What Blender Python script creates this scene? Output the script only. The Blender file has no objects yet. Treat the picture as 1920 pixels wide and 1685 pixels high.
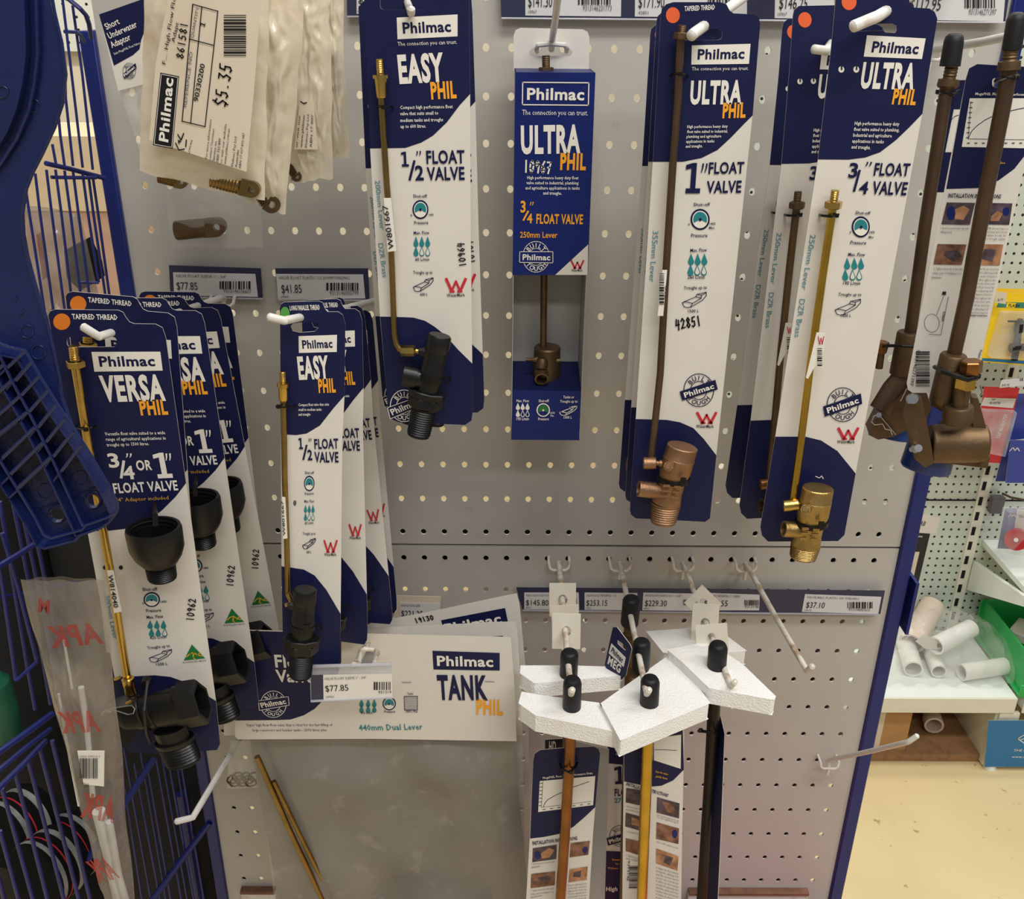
import bpy, bmesh, math, random
import numpy as np
from mathutils import Vector, Matrix, noise as mnoise
from mathutils.geometry import tessellate_polygon
random.seed(7)
SC = bpy.context.scene
COL = SC.collection
# ------------------------------------------------------------------ camera, sky, lamps, exposure
CAM = np.array([.0182, -1.0228, 1.95])
FPX = 1833.96
def _basis(p, yw, r):
    cp, sp, cy, sy, cr, sr = math.cos(p), math.sin(p), math.cos(yw), math.sin(yw), math.cos(r), math.sin(r)
    return (np.array([[cy,-sy,0],[sy,cy,0],[0,0,1]]) @ np.array([[1,0,0],[0,cp,-sp],[0,sp,cp]])
            @ np.array([[cr,0,sr],[0,1,0],[-sr,0,cr]]))
RB = _basis(-.4314, -.0116, -.0123)
cd = bpy.data.cameras.new('camera'); cam = bpy.data.objects.new('camera', cd); COL.objects.link(cam)
cd.sensor_fit = 'HORIZONTAL'; cd.sensor_width = 36; cd.lens = FPX/1920*36; cd.clip_start = .02; cd.clip_end = 60
m = Matrix.Identity(4)
for i in range(3):
    m[i][0], m[i][1], m[i][2], m[i][3] = RB[i][0], RB[i][2], -RB[i][1], CAM[i]
cam.matrix_world = m
SC.camera = cam
W = bpy.data.worlds.new('store_air'); SC.world = W; W.use_nodes = True
W.node_tree.nodes['Background'].inputs[0].default_value = (.92, .95, 1.0, 1)
W.node_tree.nodes['Background'].inputs[1].default_value = .24
def area(name, loc, size, sy, power, col, rot=(0,0,0)):
    l = bpy.data.lights.new(name, 'AREA'); l.shape = 'RECTANGLE'; l.size = size; l.size_y = sy
    l.energy = power; l.color = col
    o = bpy.data.objects.new(name, l); COL.objects.link(o); o.location = loc; o.rotation_euler = rot
    return o
area('ceiling_tube_front', (.95, -1.25, 3.9), 2.6, .35, 66, (1, .965, .91))
area('ceiling_tube_behind', (.7, -2.8, 3.9), 2.8, .35, 48, (1, .965, .91))
area('ceiling_tube_back_aisle', (1.3, .75, 3.9), 3.0, .3, 48, (1, .97, .88))
area('ceiling_tube_far_left', (-1.8, 1.6, 3.9), 2.4, .3, 60, (1, .95, .86))
VS = SC.view_settings
SC.display_settings.display_device = 'sRGB'
VS.view_transform = 'Standard'; VS.look = 'None'; VS.exposure = .14; VS.gamma = 1; VS.use_curve_mapping = False
try: SC.cycles.use_denoising = True
except Exception: pass
SC.cycles.max_bounces = 8; SC.cycles.transparent_max_bounces = 24
# ------------------------------------------------------------------ measuring helpers (photo point -> point of the place at a known depth)
def ray(px, py): return RB @ np.array([(px-960)/FPX, 1, -(py-842.5)/FPX])
def at(px, py, Y=0.0):
    d = ray(px, py); return CAM + d*((Y-CAM[1])/d[1])
def atz(px, py, Z):
    d = ray(px, py); return CAM + d*((Z-CAM[2])/d[2])
def mpp(P): return float((np.asarray(P)-CAM) @ RB[:,1])/FPX      # metres per photo pixel at P
# ------------------------------------------------------------------ materials
MATS = {}
def lin(c):
    return tuple(((v/255)/12.92 if v/255 <= .04045 else ((v/255+.055)/1.055)**2.4) for v in c)
def mat(name, rgb, rough=.5, metal=0, var=.08, scale=30, bump=0, bscale=80, alpha=1, spec=.5, emit=0, stains=None):
    if name in MATS: return MATS[name]
    M = bpy.data.materials.new(name); M.use_nodes = True; nt = M.node_tree; N = nt.nodes; L = nt.links
    b = N['Principled BSDF']; out = N['Material Output']
    tc = N.new('ShaderNodeTexCoord')
    no = N.new('ShaderNodeTexNoise'); no.inputs['Scale'].default_value = scale; no.inputs['Detail'].default_value = 4
    L.new(tc.outputs['Object'], no.inputs['Vector'])
    cr = N.new('ShaderNodeValToRGB'); c = lin(rgb)
    cr.color_ramp.elements[0].position = .3; cr.color_ramp.elements[1].position = .7
    cr.color_ramp.elements[0].color = tuple(max(0, v*(1-var)) for v in c)+(1,)
    cr.color_ramp.elements[1].color = tuple(min(1, v*(1+var)) for v in c)+(1,)
    L.new(no.outputs['Fac'], cr.inputs['Fac'])
    col = cr.outputs['Color']
    if stains:
        s_rgb, s_scale, lo, hi, amt = stains
        n2 = N.new('ShaderNodeTexNoise'); n2.inputs['Scale'].default_value = s_scale; n2.inputs['Detail'].default_value = 6
        L.new(tc.outputs['Object'], n2.inputs['Vector'])
        r2 = N.new('ShaderNodeValToRGB'); r2.color_ramp.elements[0].position = lo; r2.color_ramp.elements[1].position = hi
        r2.color_ramp.elements[1].color = (amt, amt, amt, 1)
        L.new(n2.outputs['Fac'], r2.inputs['Fac'])
        mx = N.new('ShaderNodeMix'); mx.data_type = 'RGBA'
        L.new(r2.outputs['Color'], mx.inputs[0]); L.new(col, mx.inputs[6]); mx.inputs[7].default_value = lin(s_rgb)+(1,)
        col = mx.outputs[2]
    L.new(col, b.inputs['Base Color'])
    b.inputs['Roughness'].default_value = rough; b.inputs['Metallic'].default_value = metal
    b.inputs['Specular IOR Level'].default_value = spec
    if emit:
        L.new(col, b.inputs['Emission Color']); b.inputs['Emission Strength'].default_value = emit
    if bump:
        nb = N.new('ShaderNodeTexNoise'); nb.inputs['Scale'].default_value = bscale; nb.inputs['Detail'].default_value = 3
        L.new(tc.outputs['Object'], nb.inputs['Vector'])
        bp = N.new('ShaderNodeBump'); bp.inputs['Strength'].default_value = bump; bp.inputs['Distance'].default_value = .004
        L.new(nb.outputs['Fac'], bp.inputs['Height']); L.new(bp.outputs['Normal'], b.inputs['Normal'])
    if alpha < 1:
        tr = N.new('ShaderNodeBsdfTransparent'); ms = N.new('ShaderNodeMixShader')
        n3 = N.new('ShaderNodeTexNoise'); n3.inputs['Scale'].default_value = scale*.7; n3.inputs['Detail'].default_value = 5
        L.new(tc.outputs['Object'], n3.inputs['Vector'])
        mr = N.new('ShaderNodeMapRange'); mr.inputs[1].default_value = .3; mr.inputs[2].default_value = .7
        mr.inputs[3].default_value = max(0, alpha-.13); mr.inputs[4].default_value = min(1, alpha+.13)
        L.new(n3.outputs['Fac'], mr.inputs[0]); L.new(mr.outputs[0], ms.inputs[0])
        L.new(tr.outputs[0], ms.inputs[1]); L.new(b.outputs[0], ms.inputs[2]); L.new(ms.outputs[0], out.inputs['Surface'])
    MATS[name] = M; return M
mat('white_card', (214,209,201), .55, var=.02, bump=.03, bscale=60)
mat('navy_print', (13,20,64), .5, var=.05, scale=12, spec=.28)
mat('blue_print', (11,30,98), .42, var=.14, scale=9, spec=.3)
mat('white_print', (226,222,214), .5, var=.02)
mat('orange_print', (236,160,34), .5, var=.03)
mat('orange_dot', (226,96,48), .5, var=.03)
mat('amber_dot', (216,120,28), .5, var=.03)
mat('green_dot', (74,152,70), .5, var=.04)
mat('teal_print', (24,122,130), .5, var=.04)
mat('aqua_text', (66,132,146), .5, var=.04)
mat('red_print', (190,32,52), .5, var=.04)
mat('black_ink', (24,22,26), .5, var=.05)
mat('grey_ink', (92,90,96), .5, var=.05)
mat('aus_green', (24,112,54), .5, var=.04)
mat('gold_print', (212,160,50), .5, var=.04)
mat('card_edge', (190,182,170), .8, var=.05)
mat('label_paper', (206,205,206), .6, var=.02)
mat('label_holder', (44,46,74), .35, var=.06)
mat('clear_holder', (205,206,214), .2, var=.04, alpha=.42)
mat('brass', (196,164,92), .24, 1, var=.10, scale=60, bump=.04, bscale=300)
mat('dull_brass', (142,118,72), .34, 1, var=.16, scale=40, bump=.05, bscale=220)
mat('gold_brass', (196,160,66), .27, 1, var=.14, scale=30, bump=.05, bscale=220)
mat('cast_brass', (176,148,94), .42, 1, var=.14, scale=70, bump=.14, bscale=420)
mat('cast_bronze', (150,116,88), .5, .9, var=.16, scale=60, bump=.14, bscale=420)
mat('dark_bronze', (104,84,62), .5, .85, var=.18, scale=40, bump=.08, bscale=300)
mat('brown_rod', (98,78,62), .42, .8, var=.16, scale=26, bump=.05, bscale=240)
mat('copper_brown', (136,92,52), .34, .9, var=.22, scale=24, bump=.05, bscale=240)
mat('black_rod', (40,36,36), .4, .6, var=.2, scale=30)
mat('black_plastic', (15,15,17), .38, var=.15, scale=40, bump=.05, bscale=300, spec=.38)
mat('black_rubber', (20,20,22), .5, spec=.35, var=.12, scale=40, bump=.04, bscale=260)
mat('black_tie', (12,12,14), .4, var=.1, spec=.3)
mat('steel_pin', (190,190,192), .2, 1, var=.08)
mat('hook_paint', (214,208,196), .4, var=.05, scale=60, stains=((150,112,76), 70, .52, .66, .75))
mat('hook_white', (214,212,206), .35, var=.04, scale=60, stains=((170,150,126), 60, .58, .70, .5))
mat('board_paint', (181,177,171), .42, var=.025, scale=5, bump=.02, bscale=500, stains=((120,112,104), 26, .70, .78, .4))
mat('post_blue', (9,28,102), .38, var=.06, scale=20)
mat('wire_blue', (24,34,104), .35, var=.12, scale=30)
mat('tool_blue', (20,32,80), .30, var=.14, scale=16, bump=.12, bscale=260)
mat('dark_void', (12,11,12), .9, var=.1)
mat('foam_white', (240,239,236), .8, var=.02, scale=160, bump=.35, bscale=520, stains=((224,200,170), 20, .58, .74, .45))
mat('paper_tag', (236,230,214), .7, var=.03, scale=30, stains=((206,190,160), 30, .60, .76, .35))
mat('grubby_bag', (224,214,192), .2, var=.10, scale=14, bump=1, bscale=26, alpha=.68, stains=((176,140,104), 17, .52, .68, .7))
mat('clear_bag', (215,212,206), .12, var=.06, scale=14, bump=.9, bscale=24, alpha=.22)
mat('header_bag', (142,137,130), .25, var=.12, scale=12, bump=.6, bscale=18, alpha=.66, stains=((178,172,162), 30, .60, .70, .5))
mat('long_bag', (158,150,140), .14, var=.2, scale=22, bump=1, bscale=34, alpha=.42)
mat('bag_red', (160,36,36), .35, var=.25, scale=40, alpha=.72)
mat('bag_print_black', (26,24,26), .35, var=.08)
mat('label_tan', (212,200,180), .5, var=.03, scale=30, stains=((190,164,132), 16, .56, .74, .4))
mat('box_inside', (166,164,160), .6, var=.06, scale=10)
mat('photo_brown', (120,82,64), .5, var=.75, scale=90)
mat('photo_dark', (70,56,66), .5, var=.85, scale=100)
mat('photo_tan', (164,118,84), .5, var=.6, scale=80)
mat('cap_blue', (22,52,120), .34, var=.08)
# ------------------------------------------------------------------ object helpers
def tag(o, label=None, cat=None, group=None, kind=None):
    if label: o['label'] = label
    if cat: o['category'] = cat
    if group: o['group'] = group
    if kind: o['kind'] = kind
    return o
def thing(name, label, cat, loc=(0,0,0), rz=0, group=None):
    o = bpy.data.objects.new(name, None); COL.objects.link(o); o.empty_display_size = .02
    o.location = tuple(loc); o.rotation_euler = (0,0,rz)
    return tag(o, label, cat, group)
class MB:
    """collects shapes of ONE part and links them as one mesh object"""
    def __init__(s): s.v=[]; s.f=[]; s.m=[]; s.mats=[]
    def mi(s, name):
        if name not in s.mats: s.mats.append(name)
        return s.mats.index(name)
    def add(s, vs, fs, mname):
        k=len(s.v); i=s.mi(mname)
        s.v += [tuple(float(c) for c in p) for p in vs]; s.f += [tuple(k+j for j in f) for f in fs]; s.m += [i]*len(fs)
    def lathe(s, A, B, prof, mname, n=24, sq=None, rot=0, cap=True):
        A=np.array(A,float); B=np.array(B,float); d=B-A; L=np.linalg.norm(d); d/=L
        ref=np.array([0,1.,0]) if abs(d[1])<.9 else np.array([1.,0,0])
        e1=np.cross(d,ref); e1/=np.linalg.norm(e1); e2=np.cross(e1,d)
        vs=[]; fs=[]
        for t,r in prof:
            c=A+d*L*t
            for k in range(n):
                a=2*math.pi*k/n+rot; o=(e1*math.cos(a)+e2*math.sin(a))*r
                if sq: o=o*np.array([1,sq,1])
                vs.append(c+o)
        for i in range(len(prof)-1):
            for k in range(n):
                fs.append((i*n+k, i*n+(k+1)%n, (i+1)*n+(k+1)%n, (i+1)*n+k))
        if cap: fs.append(tuple(range(n))[::-1]); fs.append(tuple((len(prof)-1)*n+k for k in range(n)))
        s.add(vs, fs, mname)
    def tube(s, pts, r, mname, n=10, closed=False):
        P=[np.array(p,float) for p in pts]; vs=[]; fs=[]; N=len(P)
        rr=r if isinstance(r,(list,tuple)) else [r]*N
        prev=None
        for i in range(N):
            if closed: d=P[(i+1)%N]-P[i-1]
            else: d=P[min(i+1,N-1)]-P[max(i-1,0)]
            d=d/ (np.linalg.norm(d)+1e-12)
            if prev is None:
                ref=np.array([0,0,1.]) if abs(d[2])<.9 else np.array([1.,0,0])
                e1=np.cross(d,ref)
            else: e1=prev-d*np.dot(prev,d)
            e1/= np.linalg.norm(e1)+1e-12; prev=e1; e2=np.cross(d,e1)
            for k in range(n):
                a=2*math.pi*k/n; vs.append(P[i]+(e1*math.cos(a)+e2*math.sin(a))*rr[i])
        R=N if closed else N-1
        for i in range(R):
            j=(i+1)%N
            for k in range(n): fs.append((i*n+k,i*n+(k+1)%n,j*n+(k+1)%n,j*n+k))
        if not closed: fs.append(tuple(range(n))[::-1]); fs.append(tuple((N-1)*n+k for k in range(n)))
        s.add(vs,fs,mname)
    def prism(s, loop, vec, mname, side=None):
        """closed loop of 3D points pushed along vec"""
        n=len(loop); A=[np.array(p,float) for p in loop]; vec=np.array(vec,float); Bq=[p+vec for p in A]
        tr=tessellate_polygon([[Vector(p) for p in A]])
        fs=[tuple(t) for t in tr]; s.add(A+Bq, fs+[tuple(n+i for i in t[::-1]) for t in fs], mname)
        s.add(A+Bq, [(i,(i+1)%n,n+(i+1)%n,n+i) for i in range(n)], side or mname)
    def box(s, c, d, mname, rz=0, ax=None):
        c=np.array(c,float); x,y,z=[v/2 for v in d]; ca,sa=math.cos(rz),math.sin(rz)
        vs=[]
        for sx,sy,sz in ((-1,-1,-1),(1,-1,-1),(1,1,-1),(-1,1,-1),(-1,-1,1),(1,-1,1),(1,1,1),(-1,1,1)):
            p=np.array([sx*x*ca-sy*y*sa, sx*x*sa+sy*y*ca, sz*z])
            if ax is not None: p = ax @ np.array([sx*x,sy*y,sz*z])
            vs.append(c+p)
        s.add(vs,[(0,3,2,1),(4,5,6,7),(0,1,5,4),(1,2,6,5),(2,3,7,6),(3,0,4,7)],mname)
    def build(s, name, parent=None, smooth=.6, bevel=0):
        me=bpy.data.meshes.new(name); me.from_pydata(s.v,[],s.f)
        for k in s.mats: me.materials.append(MATS[k])
        me.polygons.foreach_set('material_index', s.m)
        if smooth:
            me.polygons.foreach_set('use_smooth',[True]*len(s.f)); me.update()
            me.set_sharp_from_angle(angle=smooth)
        me.update()
        o=bpy.data.objects.new(name,me); COL.objects.link(o)
        if parent: o.parent=parent
        global LAST; LAST=o
        if bevel:
            b=o.modifiers.new('bevel','BEVEL'); b.width=bevel; b.segments=2; b.limit_method='ANGLE'; b.angle_limit=.7
        return o
def dup(root, loc, rot, label, swap=None, skip=()):
    r=root.copy(); COL.objects.link(r); r.location=tuple(loc); r.rotation_euler=tuple(rot); r['label']=label
    def kids(src,dst):
        for ch in list(src.children):
            if ch.name.split('.')[0] in skip: continue
            c=ch.copy(); COL.objects.link(c); c.parent=dst
            if swap and ch.name.split('.')[0] in swap:
                c.material_slots[0].link='OBJECT'; c.material_slots[0].material=MATS[swap[ch.name.split('.')[0]]]
            kids(ch,c)
    kids(root,r); return r
def nest(root_o):
    """small pieces that sit on a part go one level deeper"""
    by={c.name.split('.')[0]:c for c in root_o.children}
    for c in list(root_o.children):
        n=c.name.split('.')[0]
        up={'lever_fitting':'lever','lever_nut':'lever','sticker':'lever','spring_clip':'valve','hairpin_clip':'clevis_body','pivot_pin':'clevis_body','label_card':'holder','bag_print':'bag_film','label_stripe':'label_band','red_print':'bag_film'}.get(n)
        if up and up in by: c.parent=by[up]
# ------------------------------------------------------------------ lettering
_fc={}
_fcu=bpy.data.curves.new('lettering','FONT'); _fob=bpy.data.objects.new('lettering',_fcu)
def glyphs(s, w):
    k=(s,w)
    if s=='1' and w>=2: return ([(0,0),(.56,0),(.56,.12),(.37,.12),(.37,.73),(.22,.73),(-.04,.68),(-.04,.57),(.17,.60),(.17,.12),(0,.12)],[(0,1,2,10),(9,3,4,8),(8,4,5),(8,5,6,7)])
    if s=='"': return ([(.06,.73),(.17,.73),(.13,.60),(.05,.50),(.0,.50),(.05,.60),(.28,.73),(.39,.73),(.35,.60),(.27,.50),(.22,.50),(.27,.60)],[(0,5,2,1),(5,4,3,2),(6,11,8,7),(11,10,9,8)])
    if k not in _fc:
        _fcu.body=s; _fcu.offset={0:0,1:.014,2:.028,3:.042}[w]; _fcu.space_character={0:1,1:1.04,2:1.07,3:1.12}[w]
        _fcu.resolution_u=3 if len(s)<14 else 1
        me=_fob.to_mesh(); v=[(p.co.x,p.co.y) for p in me.vertices]; f=[tuple(p.vertices) for p in me.polygons]
        _fob.to_mesh_clear(); _fc[k]=(v,f)
    return _fc[k]
CAPH={w: max(p[1] for p in glyphs('H',w)[0])-min(p[1] for p in glyphs('H',w)[0]) for w in (0,1,2,3)}
STROKES={'0':[[(.5,1),(.15,.8),(.1,.35),(.4,0),(.75,.2),(.85,.65),(.5,1)]],'1':[[(.4,1),(.5,0)]],
'2':[[(.1,.75),(.45,1),(.8,.75),(.5,.35),(.1,.02),(.9,.08)]],'3':[[(.1,.95),(.75,.95),(.4,.58),(.8,.35),(.55,0),(.1,.1)]],
'4':[[(.3,1),(.1,.4),(.85,.45)],[(.75,.9),(.6,-.1)]],'5':[[(.85,1),(.3,.95),(.2,.55),(.7,.55),(.75,.15),(.4,0),(.1,.1)]],
'6':[[(.7,1),(.25,.6),(.15,.2),(.5,0),(.8,.25),(.55,.5),(.2,.35)]],'7':[[(.1,.95),(.85,.95),(.4,0)],[(.25,.5),(.7,.5)]],
'8':[[(.5,.52),(.2,.78),(.5,1),(.8,.78),(.5,.52),(.15,.22),(.5,0),(.85,.22),(.5,.52)]],
'9':[[(.8,.75),(.45,.5),(.15,.75),(.45,1),(.8,.8),(.65,0)]],'$':[[(.85,.85),(.35,.95),(.15,.7),(.8,.35),(.6,.05),(.1,.12)],[(.5,1.15),(.5,.95)],[(.45,.1),(.45,-.12)]],
'.':[[(.4,.08),(.5,.1)]]}
class Sheet(MB):
    """a flat printed sheet standing at depth Y; layout measured off the photo is kept in its own metres"""
    def __init__(s, ox, oy, Y, yaw=0, t=.0007):
        super().__init__(); s.O=at(ox,oy,Y); s.yaw=math.radians(yaw); s.t=t
        c,q=math.cos(s.yaw),math.sin(s.yaw); s.u=np.array([c,q,0]); s.n=np.array([q,-c,0])
    def L(s, px, py, off=0):
        d=ray(px,py); p0=s.O+s.n*off; P=CAM+d*(np.dot(p0-CAM,s.n)/np.dot(d,s.n)); q=P-s.O
        return np.array([np.dot(q,s.u), -off, q[2]])
    def w(s, p): return s.O+s.u*p[0]-s.n*p[1]+np.array([0,0,p[2]])
    def k(s, p): return mpp(s.w(p))
    def P2(s, pts): return [s.L(*p)[[0,2]] for p in pts]
    def fill(s, loops, mname, layer=0, thick=0, edge=None, local=False):
        Ls=[(l if local else s.P2(l)) for l in loops]
        tr=tessellate_polygon([[Vector((p[0],p[1],0)) for p in l] for l in Ls])
        flat=[p for l in Ls for p in l]; y=-(s.t/2+layer*.00022)
        n=len(flat)
        if thick:
            s.add([(p[0],-thick/2,p[1]) for p in flat]+[(p[0],thick/2,p[1]) for p in flat],
                  [tuple(t) for t in tr]+[tuple(n+i for i in t[::-1]) for t in tr], mname)
            k=0
            for l in Ls:
                m_=len(l); A=[(p[0],-thick/2,p[1]) for p in l]; B=[(p[0],thick/2,p[1]) for p in l]
                s.add(A+B,[(i,(i+1)%m_,m_+(i+1)%m_,m_+i) for i in range(m_)], edge or mname)
        else: s.add([(p[0],y,p[1]) for p in flat],[tuple(t) for t in tr],mname)
    def body(s, outline, holes=(), mname='white_card', edge='card_edge'):
        s.fill([outline]+list(holes), mname, 0, s.t, edge)
    def frame(s, A, B):
        a=s.L(*A)[[0,2]]; b=s.L(*B)[[0,2]]; ex=(b-a); Ln=np.linalg.norm(ex); ex=ex/Ln; ez=np.array([-ex[1],ex[0]]); return a,ex,ez,Ln
    def hgt(s, A, h): return h*s.k(s.L(*A))
    def text(s, body, A, B, h, mname='white_print', w=1, layer=3, mirror=False):
        v,f=glyphs(body,w); a,ex,ez,Ln=s.frame(A,B)
        x0=min(p[0] for p in v); x1=max(p[0] for p in v)
        d=(B[0]-A[0],B[1]-A[1]); dl=math.hypot(*d); up=(d[1]/dl*h,-d[0]/dl*h)
        c=s.L(A[0]+up[0],A[1]+up[1])[[0,2]]; H=abs(np.dot(c-a,ez))
        if mirror: ez=-ez
        sx=Ln/(x1-x0); sy=H/CAPH[w]; y=-(s.t/2+layer*.00022); yb=CAPH[w]-max(p[1] for p in glyphs('H',w)[0])
        if body in ('1','"'): yb=0; sy=H/.73
        pts=[a+ex*(p[0]-x0)*sx+ez*(p[1]+yb)*sy for p in v]
        s.add([(p[0],y,p[1]) for p in pts],f,mname)
    def stroke(s, pts, wd, mname, layer=3):      # pts local 2D
        y=-(s.t/2+layer*.00022); vs=[]; fs=[]
        for i in range(len(pts)-1):
            a=np.array(pts[i],float); b=np.array(pts[i+1],float); d=b-a; l=np.linalg.norm(d)
            if l<1e-9: continue
            d/=l; nn=np.array([-d[1],d[0]])*wd/2; e=d*wd*.4; k=len(vs)
            for q in (a-e-nn,b+e-nn,b+e+nn,a-e+nn): vs.append((q[0],y,q[1]))
            fs.append((k,k+1,k+2,k+3))
        s.add(vs,fs,mname)
    def line(s, pts, wpx, mname, layer=3):
        P=s.P2(pts); s.stroke(P, wpx*s.k(s.L(*pts[0])), mname, layer)
    def hand(s, body, A, B, h, mname='black_ink', wpx=2.2):
        a,ex,ez,Ln=s.frame(A,B); H=s.hgt(A,h); cw=Ln/len(body)
        for i,ch in enumerate(body):
            for st in STROKES[ch]:
                s.stroke([a+ex*(i+.08+p[0]*.8)*cw+ez*p[1]*H for p in st], wpx*s.k(s.L(*A)), mname)
    def ell(s, cx, cy, rx, ry, n=28, a0=0, a1=360):
        c=s.L(cx,cy)[[0,2]]; X=s.L(cx+rx,cy)[[0,2]]-c; Y=s.L(cx,cy-ry)[[0,2]]-c
        return [c+X*math.cos(math.radians(a0+(a1-a0)*i/n))+Y*math.sin(math.radians(a0+(a1-a0)*i/n)) for i in range(n+(a1-a0!=360))]
    def disc(s, cx, cy, rx, ry, mname, layer=2): s.fill([s.ell(cx,cy,rx,ry)],mname,layer,local=True)
    def ring(s, cx, cy, rx, ry, wpx, mname, layer=3):
        e=s.ell(cx,cy,rx,ry); s.stroke(e+[e[0]], wpx*s.k(s.L(cx,cy)), mname, layer)
    def gauge(s, cx, cy, rx, ry, ink='navy_print', bg='white_print', fillm='teal_print', full=False):
        s.disc(cx,cy,rx,ry,ink,2); s.disc(cx,cy,rx*.82,ry*.82,bg,3)
        e=s.ell(cx,cy,rx*.72,ry*.72,24,-25,205); e2=s.ell(cx,cy+ry*.0,rx*.16,ry*.16,12,-25,205)[::-1]
        s.fill([e+e2],fillm,4,local=True)
        s.disc(cx,cy,rx*.15,ry*.15,ink,5)
    def drops(s, xs, ys, w_, h_, nfull, ink='teal_print', hollow='white_card', shift=0):
        n=0
        for j,yy in enumerate(ys):
            for x in xs:
                x=x+shift*j
                def sh(f): 
                    pts=[(0,-.62),(.3,-.1),(.48,.2),(.4,.42),(.2,.53),(0,.56),(-.2,.53),(-.4,.42),(-.48,.2),(-.3,-.1)]
                    return [(x+p[0]*w_*f, yy+p[1]*h_*f+ (1-f)*h_*.1) for p in pts]
                s.fill([sh(1)],ink,2)
                if n>=nfull: s.fill([sh(.68)],hollow,3)
                n+=1
    def trough(s, x0,y0,x1,y1, ink='navy_print', wpx=1.3):
        def q(p): return (x0+(x1-x0)*p[0], y0+(y1-y0)*p[1])
        for st in ([(0,.68),(.12,.62),(.42,.72),(.34,.95),(.22,1),(.08,.95),(0,.68)],[(.05,.64),(.55,.3),(.78,.38),(.42,.72)],
                   [(.55,.3),(.6,.14),(.98,.0),(.98,.22),(.82,.52),(.34,.97)],[(.6,.14),(.78,.2),(.78,.38)],[(.78,.2),(.98,.02)]):
            s.line([q(p) for p in st],wpx,ink)
    def wmark(s, x0,y0,x1,y1):
        def q(p): return (x0+(x1-x0)*p[0], y0+(y1-y0)*p[1])
        wd=(x1-x0)*.13
        s.line([q((.05,.02)),q((.3,.93))],wd,'red_print'); s.line([q((.3,.93)),q((.5,.2))],wd*.8,'red_print')
        s.line([q((.5,.2)),q((.7,.93))],wd*.8,'red_print'); s.line([q((.7,.93)),q((.95,.02))],wd,'red_print')
        s.line([q((.24,.95)),q((.4,.95))],wd*.8,'red_print'); s.line([q((.6,.95)),q((.76,.95))],wd*.8,'red_print')
    def badge(s, cx,cy,rx,ry, banner, ink='navy_print', bg='white_print', bfill=None, btxt=None):
        s.ring(cx,cy,rx,ry,rx*.055,ink); s.ring(cx,cy,rx*.55,ry*.55,rx*.05,ink)
        for word,a0,st in (('BUILT',138,-24),('TOUGH',-138,24)):
            for i,ch in enumerate(word):
                a=math.radians(a0+st*i); c=s.ell(cx,cy,rx*.76,ry*.76,1,math.degrees(a),math.degrees(a)+1)[0]
                v,f=glyphs(ch,1); H=ry*.30*s.k(s.L(cx,cy))
                tdir=(a-math.pi/2) if st<0 else (a+math.pi/2)
                ex=np.array([math.cos(tdir),math.sin(tdir)]); ez=np.array([-ex[1],ex[0]])
                mx=(min(p[0] for p in v)+max(p[0] for p in v))/2
                s.add([((c+ex*(p[0]-mx)*H/.8+ez*(p[1]-.36)*H/.73)[0], -(s.t/2+.0007), (c+ex*(p[0]-mx)*H/.8+ez*(p[1]-.36)*H/.73)[1]) for p in v],f,ink)
        TL,TR,BR,BL=banner
        s.fill([banner],bfill or ink,4)
        if bfill and bfill!=ink: s.line([TL,TR,BR,BL,TL],1.2,ink,5)
        def mixp(a,b,t): return (a[0]+(b[0]-a[0])*t,a[1]+(b[1]-a[1])*t)
        A=mixp(mixp(BL,BR,.09),mixp(TL,TR,.09),.22); B=mixp(mixp(BL,BR,.92),mixp(TL,TR,.92),.22)
        s.text('Philmac',A,B,math.hypot(TL[0]-BL[0],TL[1]-BL[1])*.55,btxt or bg,2,6)
    def barcode(s, x0,y0,x1,y1, n=34, vertical=False, ink='black_ink'):
        rnd=random.Random(int(x0*7+y0)); t=0; segs=[]
        while t<1:
            w_=rnd.choice((.6,.6,1,1.5))/n; g=rnd.choice((.6,.8,1.2))/n
            if t+w_>1: break
            segs.append((t,t+w_)); t+=w_+g
        for a,b in segs:
            if vertical: r=[(x0,y0+(y1-y0)*a),(x1,y0+(y1-y0)*a),(x1,y0+(y1-y0)*b),(x0,y0+(y1-y0)*b)]
            else: r=[(x0+(x1-x0)*a,y0),(x0+(x1-x0)*b,y0),(x0+(x1-x0)*b,y1),(x0+(x1-x0)*a,y1)]
            s.fill([r],ink,3)
    def logo(s, quad, A, B, h, box='white_print', ink='navy_print', w=2):
        s.fill([quad],box,2); s.text('Philmac',A,B,h,ink,w,3)
    # solid parts measured the same way
    def lz(s, mb, A, B, prof, mname, n=24, sq=None, rot=0, cap=True):
        a=s.L(*A); b=s.L(*B); k=s.k(a); mb.lathe(a,b,[(t,r*k) for t,r in prof],mname,n,sq,rot,cap)
    def tb(s, mb, pts, wpx, mname, n=12):
        P=[s.L(*p) for p in pts]; mb.tube(P, wpx/2*s.k(P[0]), mname, n)
def thread(t0,t1,r0,r1,n):
    p=[]
    for i in range(n):
        a=t0+(t1-t0)*i/n; b=t0+(t1-t0)*(i+.5)/n; r=r0+(r1-r0)*i/n; p+=[(a,r),(b,r*.9)]
    return p+[(t1,r1*.95)]
def rr(x0,y0,x1,y1,r,n=4):
    out=[]
    for cx,cy,a in ((x1-r,y0+r,-90),(x1-r,y1-r,0),(x0+r,y1-r,90),(x0+r,y0+r,180)):
        for i in range(n+1):
            q=math.radians(a+90*i/n); out.append((cx+r*math.cos(q),cy+r*math.sin(q)))
    return out
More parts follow.
